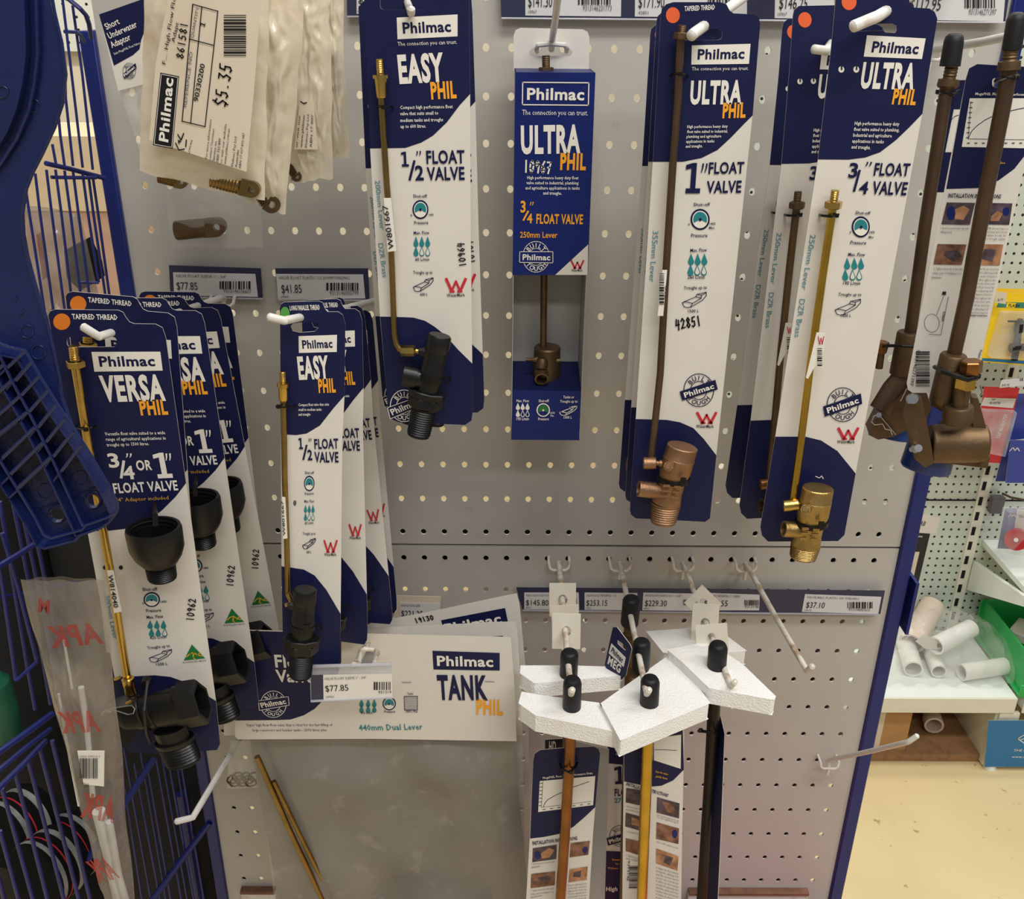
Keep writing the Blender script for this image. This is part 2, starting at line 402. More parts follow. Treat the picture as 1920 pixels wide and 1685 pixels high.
def tie(S, parent, pts, wpx=3.4, head=None, mb=None):
    own=mb is None
    mb=mb or MB(); P=[S.L(*p) for p in pts]
    mb.tube(P, wpx/2*S.k(P[0]), 'black_tie', 8)
    if head: p=S.L(*head); k=S.k(p); mb.box(p,(7*k,5*k,7*k),'black_tie')
    if own: return mb.build('cable_tie',parent)
# ================================================================== THE SETTING
ZT = 1.9071; PX = .025; PZ = .045
def struct(o): o['kind']='structure'; return o
mat('floor_vinyl', (216,196,150), .32, var=.05, scale=4, stains=((158,132,84), 34, .66, .72, .8), bump=.02)
mat('cream_wall', (228,220,198), .7, var=.04, scale=3)
mat('far_wall', (206,206,196), .7, var=.05, scale=3)
b=MB(); b.box((0,1,-.02),(14,14,.04),'floor_vinyl'); struct(b.build('floor',smooth=0))
b=MB(); b.box((0,3.6,2.2),(14,.06,4.4),'cream_wall'); struct(b.build('wall_back',smooth=0))
b=MB(); b.box((-4.4,1,2.2),(.06,8,4.4),'cream_wall'); struct(b.build('wall_left',smooth=0))
# ---- pegboard end bay
gond=thing('pegboard_bay','grey perforated metal display board between two blue uprights, hung with float valves','shelving',(0,.005,0))
def peg_panel(name, x0, x1, z0, z1, zs, Tp=.0012):
    mb=MB(); xs=[i*PX for i in range(-14,20)]
    def cell(a,bx,c,d,hole):
        if hole is None: mb.add([(a,0,c),(bx,0,c),(bx,0,d),(a,0,d)],[(0,1,2,3)],'board_paint'); return
        hx,hz=hole; n=16; sq=[];ci=[]
        for k in range(n):
            q=math.pi*2*(k+.5)/n; cx,cz=math.cos(q),math.sin(q)
            ci.append((hx+.0033*cx,hz+.0039*cz))
            s_=min(((bx-hx) if cx>0 else (hx-a))/abs(cx),((d-hz) if cz>0 else (hz-c))/abs(cz))
            sq.append((hx+cx*s_,hz+cz*s_))
        vs=[(p[0],0,p[1]) for p in ci]+[(p[0],0,p[1]) for p in sq]+[(p[0],.0026,p[1]) for p in ci]
        fs=[(k,(k+1)%n,n+(k+1)%n,n+k) for k in range(n)]
        for cxx,czz in ((a,c),(bx,c),(bx,d),(a,d)):
            kk=min(range(n),key=lambda k: math.hypot((sq[k][0]+sq[(k+1)%n][0])/2-cxx,(sq[k][1]+sq[(k+1)%n][1])/2-czz))
            vs.append((cxx,0,czz)); fs.append((n+kk,n+(kk+1)%n,len(vs)-1))
        fs+=[(k,2*n+k,2*n+(k+1)%n,(k+1)%n) for k in range(n)]
        mb.add(vs,fs,'board_paint')
    xb=[x0]+[x-PX/2 for x in xs]+[xs[-1]+PX/2,x1]
    rows=sorted(zs); zb=[z0]
    for i,z in enumerate(rows):
        lo=z-PZ/2 if i==0 or rows[i]-rows[i-1]>PZ*.9 else (z+rows[i-1])/2
        zb.append(lo); zb.append(z+PZ/2)
    cuts=[z0]
    for z in rows: cuts+= [max(z-PZ/2,z0+.002),min(z+PZ/2,z1-.002)]
    cuts+=[z1]
    seg=[]; cur=z0
    for z in rows:
        lo=max(z-PZ/2,z0+.002); hi=min(z+PZ/2,z1-.002)
        if lo-cur>1e-5: seg.append((cur,lo,None))
        seg.append((max(lo,cur),hi,z)); cur=hi
    if z1-cur>1e-5: seg.append((cur,z1,None))
    for c,d,z in seg:
        cell(x0,xb[1],c,d,None); cell(xb[-2],x1,c,d,None)
        for x in xs: cell(x-PX/2,x+PX/2,c,d,(x,z) if z is not None else None)
    # folded lips top and bottom
    mb.add([(x0,0,z1),(x1,0,z1),(x1,.014,z1),(x0,.014,z1)],[(0,1,2,3)],'board_paint')
    mb.add([(x0,0,z0),(x1,0,z0),(x1,.014,z0),(x0,.014,z0)],[(3,2,1,0)],'board_paint')
    return mb.build(name,gond,smooth=0)
peg_panel('perforated_panel',-.376,.503,1.3505,2.20,[ZT-j*PZ for j in range(-5,13)])
ZL=ZT-12*PZ-.0365
peg_panel('perforated_panel',-.376,.503,.60,1.3475,[ZL-j*PZ for j in range(0,16)])
for x0,x1,zt in ((-.392,-.3765,1.918),(.5035,.5215,2.20)):
    mb=MB(); mb.box(((x0+x1)/2,.028,zt/2),(x1-x0,.066,zt),'post_blue'); mb.build('upright_post',gond,bevel=.002)
mb=MB(); mb.box((.07,.03,1.349),(.86,.03,.062),'dark_void'); mb.build('cross_beam',gond)
mat('rust_lip',(120,84,66),.8,var=.3,scale=60)
for x0,x1 in ((-.355,-.305),(.295,.47)):
    mb=MB(); mb.box(((x0+x1)/2,-.004,.735),(x1-x0,.008,.07),'hook_white'); mb.box(((x0+x1)/2,-.005,.773),(x1-x0,.011,.006),'rust_lip'); mb.build('shelf_bracket',gond,bevel=.001)
mb=MB(); mb.box((.5275,.01,1.27),(.004,.05,.075),'post_blue'); mb.build('side_tab',gond)
# things standing behind the board, seen only through its holes
mat('carton_taupe',(120,96,86),.7,var=.2); mat('carton_maroon',(92,26,34),.7,var=.2); mat('carton_brown',(86,66,50),.8,var=.2); mat('carton_grey',(150,140,130),.8,var=.15); mat('carton_kraft',(176,134,84),.8,var=.08)
for (x,w_,z0,z1,mm,lb) in ((.385,.25,.55,1.10,'carton_maroon','maroon carton glimpsed through the holes at the lower right of the board'),
                          (.37,.27,1.102,1.31,'carton_taupe','taupe carton stacked on the maroon one, glimpsed through the holes under the $37.10 ticket'),
                          (.12,.26,.55,1.1,'carton_brown','dark brown carton glimpsed through the lower holes of the board'),
                          (-.2,.3,.55,1.0,'carton_grey','grey carton glimpsed through the holes at the lower left of the board')):
    t=thing('carton',lb,'box',(x,.26,z0),0,'cartons behind the board')
    mb=MB(); mb.box((0,0,(z1-z0)/2),(w_,.3,z1-z0),mm); mb.build('carton_body',t)
    mb=MB(); mb.box((0,0,z1-z0+.0006),(.05,.3,.001),'label_tan'); mb.build('tape',t)
t=thing('shelf_rack','back shelf behind the board carrying dark cartons','shelving',(0,.26,0))
mb=MB(); mb.box((.06,0,.53),(.86,.36,.03),'hook_white'); mb.build('shelf_board',t)
for x in (-.35,.47):
    mb=MB(); mb.box((x,0,.258),(.03,.3,.515),'post_blue'); mb.build('leg',t)
mat('bounce_red',(206,30,44),.5,var=.08)
t=thing('carton','tall red carton added below view to bounce red light onto the low right board','box',(.33,-.22,0))  # unseen carton, added only to bounce red light onto the lower board
mb=MB(); mb.box((0,0,.375),(.36,.36,.75),'bounce_red'); mb.build('carton_body',t); mb=MB(); mb.box((0,0,.7506),(.05,.36,.001),'label_tan'); mb.build('tape',t)
# ================================================================== FAR SHELVING, right
def dots(name,rgb,pxx,pz,r):
    M=mat(name,rgb,.45,var=.03); nt=M.node_tree; N=nt.nodes; L=nt.links
    tc=N.new('ShaderNodeTexCoord'); sp=N.new('ShaderNodeSeparateXYZ'); L.new(tc.outputs['Object'],sp.inputs[0])
    def mth(op,a,bv=None,c=None):
        n=N.new('ShaderNodeMath'); n.operation=op
        for i,v in enumerate((a,bv,c)):
            if v is None: continue
            if isinstance(v,(int,float)): n.inputs[i].default_value=v
            else: L.new(v,n.inputs[i])
        return n.outputs[0]
    def cell(o,p): return mth('MULTIPLY',mth('SUBTRACT',mth('FRACT',mth('DIVIDE',o,p)),.5),p)
    x=cell(sp.outputs[0],pxx); z=cell(sp.outputs[2],pz)
    d=mth('SQRT',mth('ADD',mth('MULTIPLY',x,x),mth('MULTIPLY',z,z)))
    k=mth('LESS_THAN',d,r)
    b=N['Principled BSDF']; src=b.inputs['Base Color'].links[0].from_socket
    mx=N.new('ShaderNodeMix'); mx.data_type='RGBA'; L.new(k,mx.inputs[0]); L.new(src,mx.inputs[6]); mx.inputs[7].default_value=(.015,.014,.014,1)
    L.new(mx.outputs[2],b.inputs['Base Color'])
dots('far_panel',(200,208,194),.0219,.02405,.0037)
mat('shelf_cream',(226,224,206),.4,var=.03); mat('shelf_white',(226,232,226),.3,var=.02); mat('sign_blue',(30,116,170),.4,var=.04); mat('kraft_deck',(150,112,74),.8,var=.06,stains=((110,80,52),50,.5,.7,.5))
far=thing('wall_shelving','pale green perforated wall shelving across the aisle with cream base shelf','shelving',(0,0,0))
mb=MB(); mb.box((1.9,1.425,1.2),(2.9,.03,2.4),'far_panel'); mb.build('perforated_panel',far,smooth=0)
mb=MB()
for z in (.577+.107,.225): mb.box((1.9,1.4095,z+.0),(2.9,.003,.004),'dark_void')
mb.build('panel_joint',far,smooth=0)
mb=MB(); mb.box((1.368,1.407,1.2),(.03,.006,2.4),'shelf_cream')
for k in range(34): mb.box((1.364,1.4035,.30+k*.048),(.010,.002,.026),'dark_void')
mb.build('slotted_upright',far,smooth=0)
mb=MB(); mb.box((1.02,1.2475,.2275),(.80,.315,.04),'shelf_white'); mb.box((1.02,1.0915,.2225),(.80,.006,.05),'shelf_cream'); mb.build('base_shelf',far,bevel=.002)
mb=MB(); mb.box((1.85,1.2475,.2275),(.82,.315,.04),'shelf_white'); mb.box((1.85,1.0915,.2225),(.82,.006,.05),'shelf_cream'); mb.build('base_shelf',far,bevel=.002)
mb=MB(); mb.box((1.395,1.25,.10),(.035,.30,.19),'shelf_cream'); mb.box((1.412,1.098,.10),(.055,.012,.19),'shelf_cream')
for k in range(3): mb.box((1.412,1.0915,.055+k*.05),(.012,.002,.024),'dark_void')
mb.build('shelf_leg',far,bevel=.0015)
mb=MB(); mb.lathe((1.40,1.10,0),(1.40,1.10,.012),[(0,.018),(1,.014)],'shelf_white',14); mb.build('levelling_foot',far)
mb=MB(); mb.box((1.0,1.27,.012),(.82,.30,.024),'kraft_deck'); mb.build('base_deck',far)
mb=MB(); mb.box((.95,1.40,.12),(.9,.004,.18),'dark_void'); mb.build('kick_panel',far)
S=Sheet(1890,1390,1.085)
S.body([(1853,1350),(1990,1350),(1990,1437),(1846,1437)],(), 'sign_blue','shelf_cream')
S.line([(1922,1376),(1908,1384),(1925,1396)],2,'white_print'); S.line([(1922,1383),(1914,1386)],2,'white_print')
S.text('THE PRE',(1900,1408),(1932,1408),4,'white_print',1); S.text('www.d',(1896,1420),(1922,1420),4,'white_print',1)
sg=S.build('sign_panel',far); sg.location=S.O
sg['label']='blue sign panel under the shelf'
mb=MB()   # upper shelf with its white bracket
p=[at(1806,1052,1.405),at(1806,1105,1.405),at(1920,1137,1.12),at(1920,1120,1.12)]
mb.prism([np.array([1.385,q[1],q[2]]) for q in p],(.012,0,0),'shelf_white'); mb.build('shelf_bracket',far)
mb=MB(); mb.box((1.80,1.255,.548),(.80,.31,.018),'shelf_white'); mb.box((1.80,1.10,.542),(.80,.006,.035),'shelf_white'); mb.build('upper_shelf',far,bevel=.002)
# pipes in their bags on the base shelf
mat('pvc_white',(236,238,232),.3,var=.02); mat('pvc_pink',(214,196,180),.35,var=.05)
def pipe(A,B,r,lb,mm='pvc_white',cap=False):
    mb=MB(); mb.lathe(A,B,[(.6,r*.80),(0,r*.82),(0,r),(1,r),(1,r*.82),(.62,r*.8)],mm,24); o=mb.build('white_pipe')
    return tag(o,lb,'pipe','pipes on the base shelf')
zs=.248
pipe((1.225,1.205,.335),(1.36,1.29,.335),.0255,'white plastic pipe lying on top of the other pipes in the clear bag')
pipe((1.295,1.17,zs+.024),(1.43,1.20,zs+.024),.024,'white plastic pipe lying right, next to the green tub')
pipe((1.165,1.18,zs+.026),(1.20,1.35,zs+.026),.026,'white plastic pipe end at the left of the pipe pile')
pipe((1.235,1.175,zs+.022),(1.26,1.35,zs+.022),.021,'narrow white pipe with a dark bore between two wider pipes')
pipe((1.285,1.385,zs+.10),(1.19,1.27,zs+.05),.035,'pinkish pipe leaning at the back of the pipe pile','pvc_pink')
t=thing('pipe_bag','clear plastic bag with a paper label wrapped over the white pipes','bag',(1.22,1.25,zs))
mb=MB(); n=22
for i in range(n+1):
    for j in range(13):
        a=math.pi*j/12; x=-.15+.36*i/n; rx=.10*(1-.55*abs(2*i/n-1)**3)
        mb.v.append((x, -.105*math.cos(a)*(1.05+.08*math.sin(i*1.7)), .006+max(0,(.148+.010*math.sin(i*2.1+j))*math.sin(a)**.7*(1-.45*abs(2*i/n-1)**3))))
mb.f=[(i*13+j,(i+1)*13+j,(i+1)*13+j+1,i*13+j+1) for i in range(n) for j in range(12)]; mb.m=[mb.mi('clear_bag')]*len(mb.f)
mb.build('bag_film',t)
S2=Sheet(1745,1215,1.21); S2.body([(1716,1202),(1732,1190),(1776,1205),(1768,1218),(1735,1216)],(), 'white_card'); S2.barcode(1757,1206,1773,1213,12)
o=S2.build('paper_label',t); o.location=Vector(S2.O)-t.location
# green tub, carton, under-shelf pipe
mat('tub_green',(40,168,84),.35,var=.05)
t=thing('green_tub','bright green plastic tub of small packets at the right end of the shelf','tub',(1.55,1.24,zs))
mb=MB(); x0,x1,y0,y1,h=-.115,.14,-.145,.14,.125
for c,d in (((x0,0,h/2),(.006,y1-y0,h)),((x1,0,h/2),(.006,y1-y0,h)),((0,y1,h/2),(x1-x0,.006,h)),((0,0,.004),(x1-x0,y1-y0,.008)),((0,y0,.02),(x1-x0,.006,.04))): mb.box(c,d,'tub_green')
mb.build('tub_body',t,bevel=.002)
for k,(x,y,a) in enumerate(((-.05,-.07,.3),(.02,-.03,-.4),(-.03,.06,.8),(.06,.03,.2))):
    mb=MB(); mb.box((1.55+x,1.24+y,zs+.03+k*.02),(.09,.06,.028),'white_card',a); tag(mb.build('packet',bevel=.004),['white packet lowest in the green tub, near its front','white packet tilted in the middle of the green tub','white packet at the back of the green tub','topmost white packet in the green tub'][k],'packet','packets in the green tub')
t=thing('carton','plain brown cardboard box on the floor deck under the far shelf','box',(1.085,1.22,.024))
mb=MB(); mb.box((0,0,.075),(.17,.16,.15),'carton_kraft'); mb.build('carton_body',t); mb=MB(); mb.box((0,-.0805,.075),(.02,.001,.15),'label_tan'); mb.build('tape',t)
mb=MB(); mb.lathe((1.272,1.2,.06),(1.30,1.33,.06),[(.5,.019),(0,.021),(0,.027),(.25,.027),(.27,.022),(1,.022)],'pvc_pink',20); tag(mb.build('grey_pipe'),'grey pipe with a socket end lying under the far base shelf','pipe')
# hanging packs on the far panel
mat('pack_yellow',(244,204,30),.35,var=.04); mat('pack_blue',(52,66,150),.35,var=.06); mat('pack_red',(196,44,52),.4,var=.05); mat('pack_green',(60,130,110),.4,var=.05); mat('tape_red',(168,34,40),.35,var=.1); mat('blister',(214,218,220),.08,var=.03,alpha=.22)
for k in range(4):
    Y=1.20+.045*k
    t=thing('blister_pack',['frontmost yellow blister pack holding a black hose connector','second yellow blister pack behind the frontmost one','third yellow blister pack in the row','rearmost yellow blister pack against the far panel'][k],'pack',(1.26+.0,0,0),0,'yellow blister packs'); t.location=at(1895-10*k,620-3*k,Y)
    Q=Sheet(1895-10*k,620-3*k,Y); 
    def sh(pts): return [(x-10*k,y-3*k) for x,y in pts]
    Q.body(sh([(1868,548),(1990,552),(1980,690),(1838,678)]),(), 'pack_yellow'); Q.fill([sh([(1872,566),(1990,568),(1990,580),(1868,576)])],'pack_green',1); Q.fill([sh([(1888,567),(1905,568),(1903,577),(1886,576)])],'pack_yellow',2)
    Q.fill([sh([(1842,671),(1985,680),(1983,687),(1840,676)])],'sign_blue',1)
    Q.text('FLASH',sh([(1890,575)])[0],sh([(1910,576)])[0],6,'black_ink',2)
    Q.build('card',t)
    if k==0:
        mb=MB(); Q.lz(mb,(1913,598,.02),(1902,675,.02),[(0,5),(.1,6),(.1,9),(.3,9),(.3,6),(.6,7),(.62,10),(.7,10),(.7,7),(1,6)],'black_plastic',14)
        Q.tb(mb,[(1890,602,.02),(1925,603,.02)],4,'black_plastic'); Q.lz(mb,(1895,652,.02),(1935,650,.02),[(0,9),(.5,7),(1,7)],'black_plastic',14); mb.build('hose_connector',t)
    mb=MB(); bb=[Q.L(x,y,.004) for x,y in sh([(1875,582),(1985,585),(1978,670),(1850,664)])]; mb.prism(bb,(0,-.026,0),'blister'); mb.build('blister_cover',t)
def pack(name,lb,cat,pts,Y,mm,extra=None,grp=None):
    cx=sum(p[0] for p in pts)/len(pts); cy=sum(p[1] for p in pts)/len(pts)
    Q=Sheet(cx,cy,Y); t=thing(name,lb,cat,Q.O,0,grp); Q.body(pts,(),mm)
    if extra: extra(Q,t)
    Q.build('card',t); return t
def red_extra(Q,t):
    Q.fill([[(1845,745),(1905,747),(1899,765),(1839,760)]],'white_card',1); Q.text('TAP',(1858,750),(1866,750),3,'black_ink',1); Q.text('RE-SEATER',(1855,757),(1875,757),4,'grey_ink',1)
    Q.text('TAP RE-SEATER',(1874,822),(1890,776),7,'white_print',1)
    mb=MB(); bb=[Q.L(x,y,.003) for x,y in ((1838,765),(1900,768),(1878,850),(1828,840))]; mb.prism(bb,(0,-.02,0),'blister'); mb.build('blister_cover',t)
pack('blister_pack','red topped tap reseater pack behind the bronze valve','pack',[(1845,724),(1912,727),(1875,868),(1825,866)],1.22,'pack_red',red_extra)
def blue_extra(Q,t,s=(0,0)):
    Q.line([(1893+s[0],845+s[1]),(1899+s[0],838+s[1]),(1903+s[0],845+s[1]),(1907+s[0],838+s[1]),(1911+s[0],845+s[1])],1.6,'white_print')
pack('blister_pack','dark blue tool pack hanging partly behind another blue pack','pack',[(1885,826),(1905,826),(1890,902),(1866,902)],1.26,'pack_blue',None,'blue tool packs')
pack('blister_pack','blue tool pack with white mountain mark at the frame edge','pack',[(1895,824),(1985,828),(1980,905),(1885,905)],1.2,'pack_blue',blue_extra,'blue tool packs')
pack('blister_pack','slim blue pack beside the taps, right of the bronze valve','pack',[(1900,738),(1990,735),(1985,815),(1886,826)],1.24,'pack_blue',None,'blue tool packs')
def tape_extra(Q,t):
    Q.fill([[(1907,954),(1990,956),(1990,1030),(1896,1027)]],'white_card',1)
    Q.line([(1891,968),(1895,963),(1898,968),(1901,963),(1904,968)],1.6,'white_print'); Q.text('Thread Seal',(1909,970),(1940,971),5,'navy_print',1)
    mb=MB(); Q.lz(mb,(1905,1008,.002),(1905,1012,.03),[(0,20),(1,20)],'tape_red',28); Q.lz(mb,(1905,1012,.03),(1905,1012,.032),[(0,4),(1,4)],'white_card',14); mb.build('tape_disc',t)
    mb=MB(); bb=[Q.L(x,y,.003) for x,y in ((1880,950),(1990,952),(1985,1030),(1868,1027))]; mb.prism(bb,(0,-.034,0),'blister'); mb.build('blister_cover',t)
pack('blister_pack','blue and white pack with a round red disc, lower right','pack',[(1885,952),(1990,954),(1986,1032),(1870,1028)],1.18,'pack_blue',tape_extra,'blue tool packs')
mb=MB(); Q=Sheet(1870,940,1.40); mb.box(Q.L(1868,945,.012),(.034,.02,.05),'grey_ink'); Q.tb(mb,[(1880,925,.02),(1895,932,.06),(1925,938,.16)],4,'carton_brown'); o=mb.build('panel_hook'); o.location=Q.O; tag(o,'grey plastic hook base with a brown prong on the far panel','hook')
def sack_extra(Q,t):
    Q.fill([[(1716,998),(1744,1000),(1722,1092),(1706,1108),(1700,1060)]],'black_ink',1); Q.fill([[(1706,1034),(1724,1034),(1712,1085),(1704,1085)]],'label_tan',2)
    Q.text('GRAB',(1712,981),(1733,986),9,'grey_ink',2); Q.text('Lite',(1713,990),(1723,991),5,'grey_ink',1); Q.text('Adhesive',(1710,1006),(1729,1007),4,'white_print',1)
pack('cable_bag','black and white sealed pouch hanging just right of the blue upright','bag',[(1713,958),(1763,970),(1755,1000),(1745,1000),(1725,1075),(1716,1138),(1700,1120),(1690,1100)],1.30,'white_card',sack_extra)
# price labels of the far shelving
for k,(pts,lb) in enumerate(([[(1868,546),(1888,549),(1886,570),(1866,567)],'cream price ticket beside the yellow packs'],[[(1878,712),(1990,703),(1990,715),(1874,727)],'white price ticket above the red pack'])):
    Q=Sheet(pts[0][0],pts[0][1],1.16); Q.body(pts,(),'label_tan' if k==0 else 'label_paper'); Q.text('$45.95' if k else '$6.95',(pts[3][0]+4,pts[3][1]-3),(pts[3][0]+(18 if k else 14),pts[3][1]-3.6),4.5,'grey_ink',0); Q.barcode(1912,708,1920,714,8) if k else None
    o=Q.build('price_ticket'); o.location=Q.O; tag(o,lb,'price ticket')
# ================================================================== HANGING CARDS
def sticker_on(S, parent, quad, off, label=None, draw=None):
    q=Sheet.__new__(Sheet); MB.__init__(q); q.O=S.O+S.n*off; q.yaw=S.yaw; q.u=S.u; q.n=S.n; q.t=.0003
    q.fill([quad],'white_print',0,.0003)
    if draw: draw(q)
    o=q.build('sticker',parent); o.location=(0,-off,0)
    return o
def root(S,name,label,cat,group):
    t=thing(name,label,cat,S.O,0,group); t.rotation_euler=(0,0,S.yaw); return t
def slot(x0,y0,x1,y1,r=7): return rr(x0,y0,x1,y1,r)
def place(S, root_o, pa, pb, qa, qb, label, Y=None, swap=None, skip=()):
    """hang a copy so that two points pa,pb of the first card come where the photo shows them on the card behind"""
    a=S.L(*pa); b_=S.L(*pb); l0=math.hypot(*(b_-a)[[0,2]])
    if Y is None:
        lo,hi=-.30,0.1
        for _ in range(40):
            md=(lo+hi)/2; d=np.linalg.norm(at(*qa,md)-at(*qb,md))
            lo,hi=(md,hi) if d<l0 else (lo,md)
        Y=lo
    A=at(*qa,Y); B=at(*qb,Y)
    th=math.atan2(B[2]-A[2],B[0]-A[0])-math.atan2(b_[2]-a[2],b_[0]-a[0]); ry=-th
    Rm=Matrix.Rotation(ry,3,'Y'); loc=Vector(A)-Rm@Vector((a[0],0,a[2]))
    return dup(root_o,loc,(0,ry,0),label,swap,skip)
GV='float valve cards'
# ---------------------------------------------------------------- EASY, upper
S=Sheet(765,12,-.20); R0=root(S,'float_valve_card','front EASY half inch float valve card on the upper hook, numbered 10964','float valve','EASY cards on the upper hook')
out=[(680,-70),(690,-84),(785,-84),(797,-76),(800,-55),(808,-46),(866,-44),(878,-32),(879.5,0),(881.5,175),(882.5,420),(884.5,600),(886.5,770),(884,788),(872,796),(748,791),(736,786),(728,772),(712.5,592),(694,278),(683,0)]
S.body(out,[slot(713,-12,800,18)])
S.fill([[p for p in out[:9]]+[(881.5,176),(862,197),(838,229),(812,254),(790,267),(760,277),(694,278),(683,0)],slot(713,-12,800,18)],'navy_print',1)
S.fill([[(713,593),(755,594),(776,595),(797,601),(815,612),(835,628),(860,656),(885.5,681)]+out[12:19-1]],'navy_print',1)
S.logo([(744,33),(858,27),(858,68),(745.5,73.5)],(756,63),(846,59.5),21)
S.text('The connection you can trust.',(746,86),(857,82),7.5,w=0)
S.text('EASY',(749.5,157.5),(834,153),55,w=3); S.text('PHIL',(809,186.5),(856.5,184),33,'orange_print',3)
for t_,A,B in (('Compact high performance float',(750.5,204.5),(849,202.5)),('valve that suits small to',(750.5,216),(822,214.5)),('medium tanks and troughs',(751,228.5),(831,227)),('up to 600 litres.',(751.5,240),(799,239))): S.text(t_,A,B,6.6,w=1)
S.text('1',(753,312),(767,312),28,'navy_print',2); S.line([(768.5,336),(777,302)],4.5,'navy_print'); S.text('2',(779,338),(795,338),28,'navy_print',2); S.text('"',(782,311),(792,310.5),28,'navy_print',2)
S.text('FLOAT',(800,307),(871.5,306),25,'navy_print',2); S.text('VALVE',(801,338),(871.5,337),25,'navy_print',2)
S.text('Shut-off',(775,370),(801,370),6,'navy_print'); S.gauge(788.5,392.5,15,18); S.text('0',(770,405),(773,405),4,'navy_print'); S.text('1400',(804,404),(813,404),4,'navy_print'); S.text('Pressure',(777,420),(803,419.5),6,'navy_print')
S.text('Max. Flow',(776,439),(805,438.5),6,'navy_print'); S.drops((780,791,802),(453,471),10,17,4); S.text('60 L/min',(779,488.5),(805,488.5),6,'navy_print')
S.text('Troughs up to',(775,513),(811,513),6,'navy_print'); S.trough(775,520,813,546); S.text('600 L',(788,553.5),(802,553.5),5,'navy_print')
S.wmark(835,522,875,547); S.text('WaterMark',(838,556),(872,555),6,'black_ink')
S.text('200mm Lever',(703,338),(713,430),9,'aqua_text',0); S.text('DZR Brass',(709,456),(718,519),9,'aqua_text',0)
S.hand('10964',(874,499),(869,453),12)
S.badge(758,760,26,30,[(727,763),(788,741),(791,759),(732,784)],'white_print','white_print','navy_print','white_print')
S.build('card',R0)
mb=MB(); S.tb(mb,[(715,183,.006),(719,250,.006),(724,330,.006),(731,420,.006),(735,500,.006),(738.5,600,.006),(740,628,.007),(743,645,.008),(749,655,.009),(757,658,.009)],12.5,'dull_brass',14); mb.build('lever',R0)
mb=MB(); S.lz(mb,(711.5,110,.008),(715.8,183,.008),[(0,6)]+thread(.02,.40,7.3,7.3,7)+[(.41,14.5),(.50,14.5),(.51,11.5),(.94,10),(1,9)],'brass',6 and 18); mb.build('lever_fitting',R0)
mb=MB(); S.lz(mb,(751,657,.010),(779,657.5,.010),[(0,9.5),(.05,10.5),(.9,10.5),(1,8)],'brass',6,rot=.3); S.lz(mb,(779,657.5,.010),(795,662,.010),[(0,5),(1,5)],'brass',12); S.lz(mb,(786,660,.012),(786,660,.018),[(0,4),(1,4)],'brass',10); mb.build('lever_nut',R0)
def black_valve(S,R0,top,bot,k=1.0,side=True,D=.021):
    """compact black plastic valve: cap, body, side outlet, flange nuts, threaded tail; top/bot are (x,y) px on its axis"""
    mb=MB(); (x0,y0),(x1,y1)=top,bot
    def q(t,o=D): return (x0+(x1-x0)*t,y0+(y1-y0)*t,o)
    S.lz(mb,q(0),q(.16),[(0,17*k),(0,20*k),(.10,22.5*k),(.9,23.5*k),(1,22*k)],'black_plastic',28,.8)
    S.lz(mb,q(.16),q(.56),[(0,21.5*k),(.4,21.5*k),(.42,22.5*k),(.62,22.5*k),(.64,20.5*k),(1,20.5*k)],'black_plastic',28,.8)
    S.lz(mb,q(.555),q(.62),[(0,34*k),(.12,36*k),(.88,36*k),(1,34*k)],'black_plastic',8,.62,.2)
    S.lz(mb,q(.62),q(.72),[(0,31*k),(.08,33*k),(.9,33*k),(1,30*k)],'black_plastic',6,.66,.1)
    S.lz(mb,q(.72),q(1.0),[(0,24*k)]+thread(.03,.97,24*k,22.5*k,12)+[(1,20*k),(1,16*k),(.7,15*k)],'black_plastic',28,.8)
    dx,dy=(x1-x0),(y1-y0); l=math.hypot(dx,dy); px_,py_=-dy/l,dx/l
    if side:
        c=q(.46); A=(c[0],c[1],D); B=(c[0]+px_*52*k,c[1]+py_*52*k,D)
        S.lz(mb,A,B,[(0,18*k),(.5,18*k),(.5,20*k),(1,20*k),(1,15*k),(.7,14*k)],'black_plastic',20,.75)
    c=q(.2); A=(c[0],c[1],D); B=(c[0]+px_*33*k,c[1]+py_*33*k,D); S.lz(mb,A,B,[(0,12*k),(.7,10*k),(1,7*k)],'black_plastic',6,.8)
    v=mb.build('valve',R0)
    mb=MB(); c=S.L(*q(.40)); kk=S.k(c); d=S.L(*q(1))-S.L(*q(0)); mb.lathe(c,c+d*.045,[(0,22.6*k*kk),(0,24*k*kk),(1,24*k*kk),(1,22.6*k*kk)],'black_tie',24,.84)
    h=q(.42,D+.020*k); p=S.L(h[0]+8*k,h[1]+3*k,h[2]); mb.box(p,(12*k*kk,6*k*kk,13*k*kk),'black_tie'); S.tb(mb,[(h[0]+24*k,h[1]+2,.012),(h[0]+34*k,h[1]-3,.006),(h[0]+37*k,h[1]+6,.001)],4*k,'black_tie',6)
    mb.build('cable_tie',R0)
    return v
black_valve(S,R0,(825,628),(784,817))
tie(S,R0,[(707,199,.001),(710,199,.009),(716,202,.014),(723,201,.012),(733,199,.004),(737,203,.001)],4,(719,201,.014))
sticker_on(S,R0,[(719.5,371),(733,371),(743,470),(727,472)],.0125,None,lambda q:q.text('W801667',(739,466),(727,384),10,'black_ink',1))
nest(R0)
place(S,R0,(886.5,770),(881.5,176),(908,748),(891.5,200),'right-hand EASY half inch card hung behind the front one, its right edge showing',Y=-.145)
place(S,R0,(728,772),(713,593),(718,752),(702,572),'EASY half inch card at the back of the upper hook, its lower left corner showing',Y=-.095)
